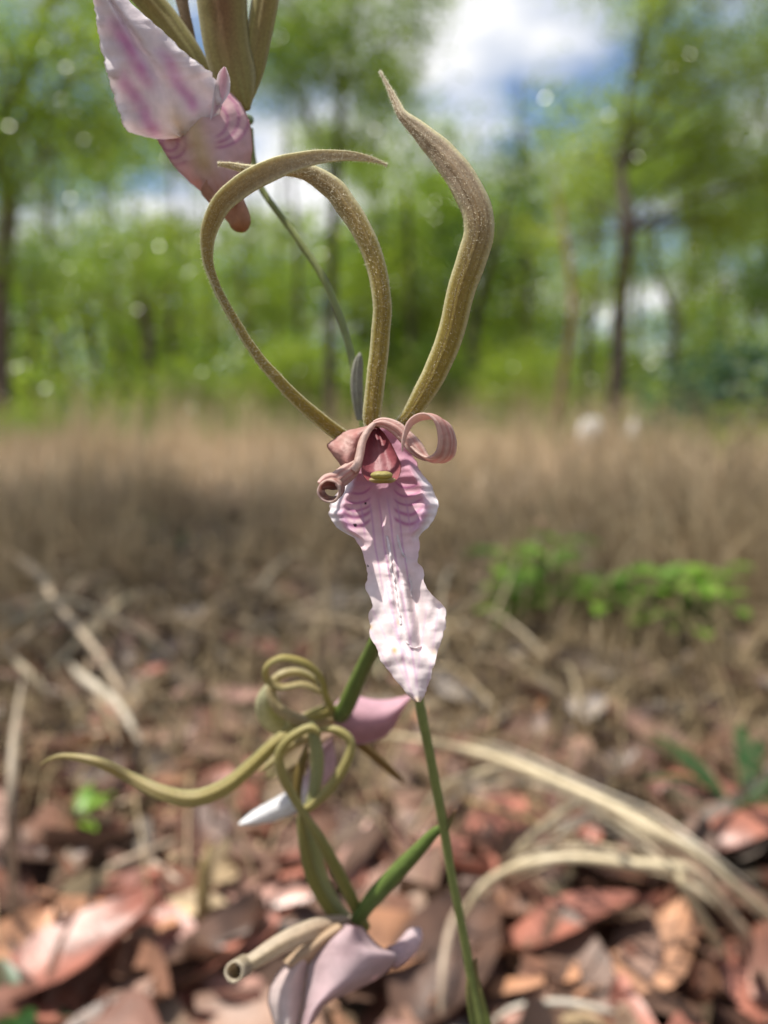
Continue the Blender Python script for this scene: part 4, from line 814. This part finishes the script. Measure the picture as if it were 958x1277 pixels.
shade_tree('leaning tree behind the camera shading the middle of the litter', -3.4, -1.2, 4.9, (-2.1, 1.2, .9, .3), 6, .4)
# shrubs of the understorey
def shrub(label, px, z, h_px, w_px, mat, size=.07, name='shrub', dens=1.2, group=None):
    y0 = 525+H*FPX/z; b = [(px+random.uniform(-.5, .5)*w_px, y0-h_px*random.uniform(.3, .8), w_px*.42, h_px*.3) for _ in range(4)]
    return tree(name, label, z, [(px, y0, 5), (px+2, y0-h_px*.3, 4), (px-2, y0-h_px*.7, 2)], b, M_barkd, mat, size, dens, group, 'shrub')
shrub('bluish dark green shrub below the dark leafy tree', 915, 6.5, 190, 70, M_leafblue, .09)
shrub('pinkish leaved shrub at the edge of the wood', 945, 9, 60, 46, M_leafpink, .06)
shrub('light green shrub at the foot of the thick leaning tree', 30, 12, 42, 44, M_leafB, .06)
shrub('sunlit yellow green bush in front of the small dark tree', 95, 14, 30, 50, M_leafB, .06)
shrub('low green shrub below the pinkish leaved shrub', 930, 6, 55, 80, M_leafA, .06)
shrub('bright green bush between the reddish sapling and the slim dark tree', 640, 15, 110, 60, M_leafB, .08)
shrub('green bush in front of the thin forked tree', 850, 13, 70, 50, M_leafA, .07)
shrub('green bush behind the grass beside the grey tree', 235, 17, 80, 60, M_leafA, .08)
shrub('yellow green bush right of the pale barked slim tree', 350, 18, 110, 60, M_leafB, .09)
shrub('green bush at the foot of the narrow pole like tree', 540, 17, 120, 60, M_leafA, .09)
# the far wood: reads as one mass
BV, BQ, off = [], [], 0
def gap(p):                      # clearings in the canopy through which the sky shows
    r = p-CAM; d = r.dot(FW); x, y = CX+FPX*r.dot(RT)/d, CY-FPX*r.dot(UP)/d
    return ((x-640)/75)**2+((y-90)/130)**2 < 1 or ((x-270)/170)**2+((y-255)/42)**2 < 1 or ((x-30)/70)**2+((y-10)/60)**2 < 1
TR = []
for k in range(150):
    z = random.uniform(24, 60); x = random.uniform(-1.25, 1.25)*z; h_ = random.uniform(7, 16); b = []
    gb = gz(x, z)
    for q in range(7): b.append((Vector((x+random.uniform(-1.6, 1.6), z+random.uniform(-1.2, 1.2), gb+h_*random.uniform(.2, .85))), random.uniform(.9, 1.7), 1.2, random.uniform(.5, .9)))
    b = [q for q in b if not gap(q[0])] or [(Vector((x, z, gb+2.5)), 1.2, 1.2, .8)]
    V, Q = leaf_cloud(b, .24, .85); BV.append(V); BQ.append(Q+off); off += len(V)
    r = random.uniform(.08, .19); TR.append(limb_geo([(Vector((x, z, gb-.2)), r*1.2), (Vector((x+random.uniform(-.3, .3), z, gb+h_*.4)), r*.8), (Vector((x+random.uniform(-.5, .5), z, gb+h_*.8)), r*.3)], 6, 3))
for k in range(300):                     # bushes under the far trees
    z = random.uniform(18, 55); x = random.uniform(-1.25, 1.25)*z; V, Q = leaf_cloud([(Vector((x, z, gz(x, z)+random.uniform(.3, 2.0))), random.uniform(.8, 1.8), 1, random.uniform(.5, 1.0))], .19, .72); BV.append(V); BQ.append(Q+off); off += len(V)
fw = tag(link('far_wood', np_mesh('far_wood', np.concatenate(BV), np.concatenate(BQ), M_leafA)), 'distant green woodland filling the space between the trunks', 'woodland', kind='stuff')
g = join(*TR); tag(mesh_obj('far_trunks', g[0], g[1], M_bark), 'distant grey trunks standing in the far wood', 'woodland', kind='stuff')
# pale stones by the dark trunk
def stone(px, py, z, rx, ry, label):
    c = P(px, py, z); z0 = gz(c.x, c.y); V, F, K = [], [], []; rr = rx*z/FPX; rh = ry*z/FPX
    for i in range(11):
        th = math.pi*i/10
        for j in range(16):
            ph = 2*math.pi*j/16; d = Vector((math.sin(th)*math.cos(ph), math.sin(th)*math.sin(ph), math.cos(th))); k = 1+.28*N1(d.x*1.6+px, d.y*1.6, d.z*1.6); V.append((c.x+d.x*rr*k, c.y+d.y*rr*k*.8, z0+rh*.6+d.z*rh*k))
    for i in range(10):
        for j in range(16): F.append((i*16+j, i*16+(j+1) % 16, (i+1)*16+(j+1) % 16, (i+1)*16+j))
    tag(mesh_obj('pale_stone', V, F, M_stone), label, 'stone')
stone(738, 534, 8, 19, 27, 'larger white stone left of the straight dark trunk')
stone(790, 536, 8, 13, 24, 'smaller white stone right of the straight dark trunk')
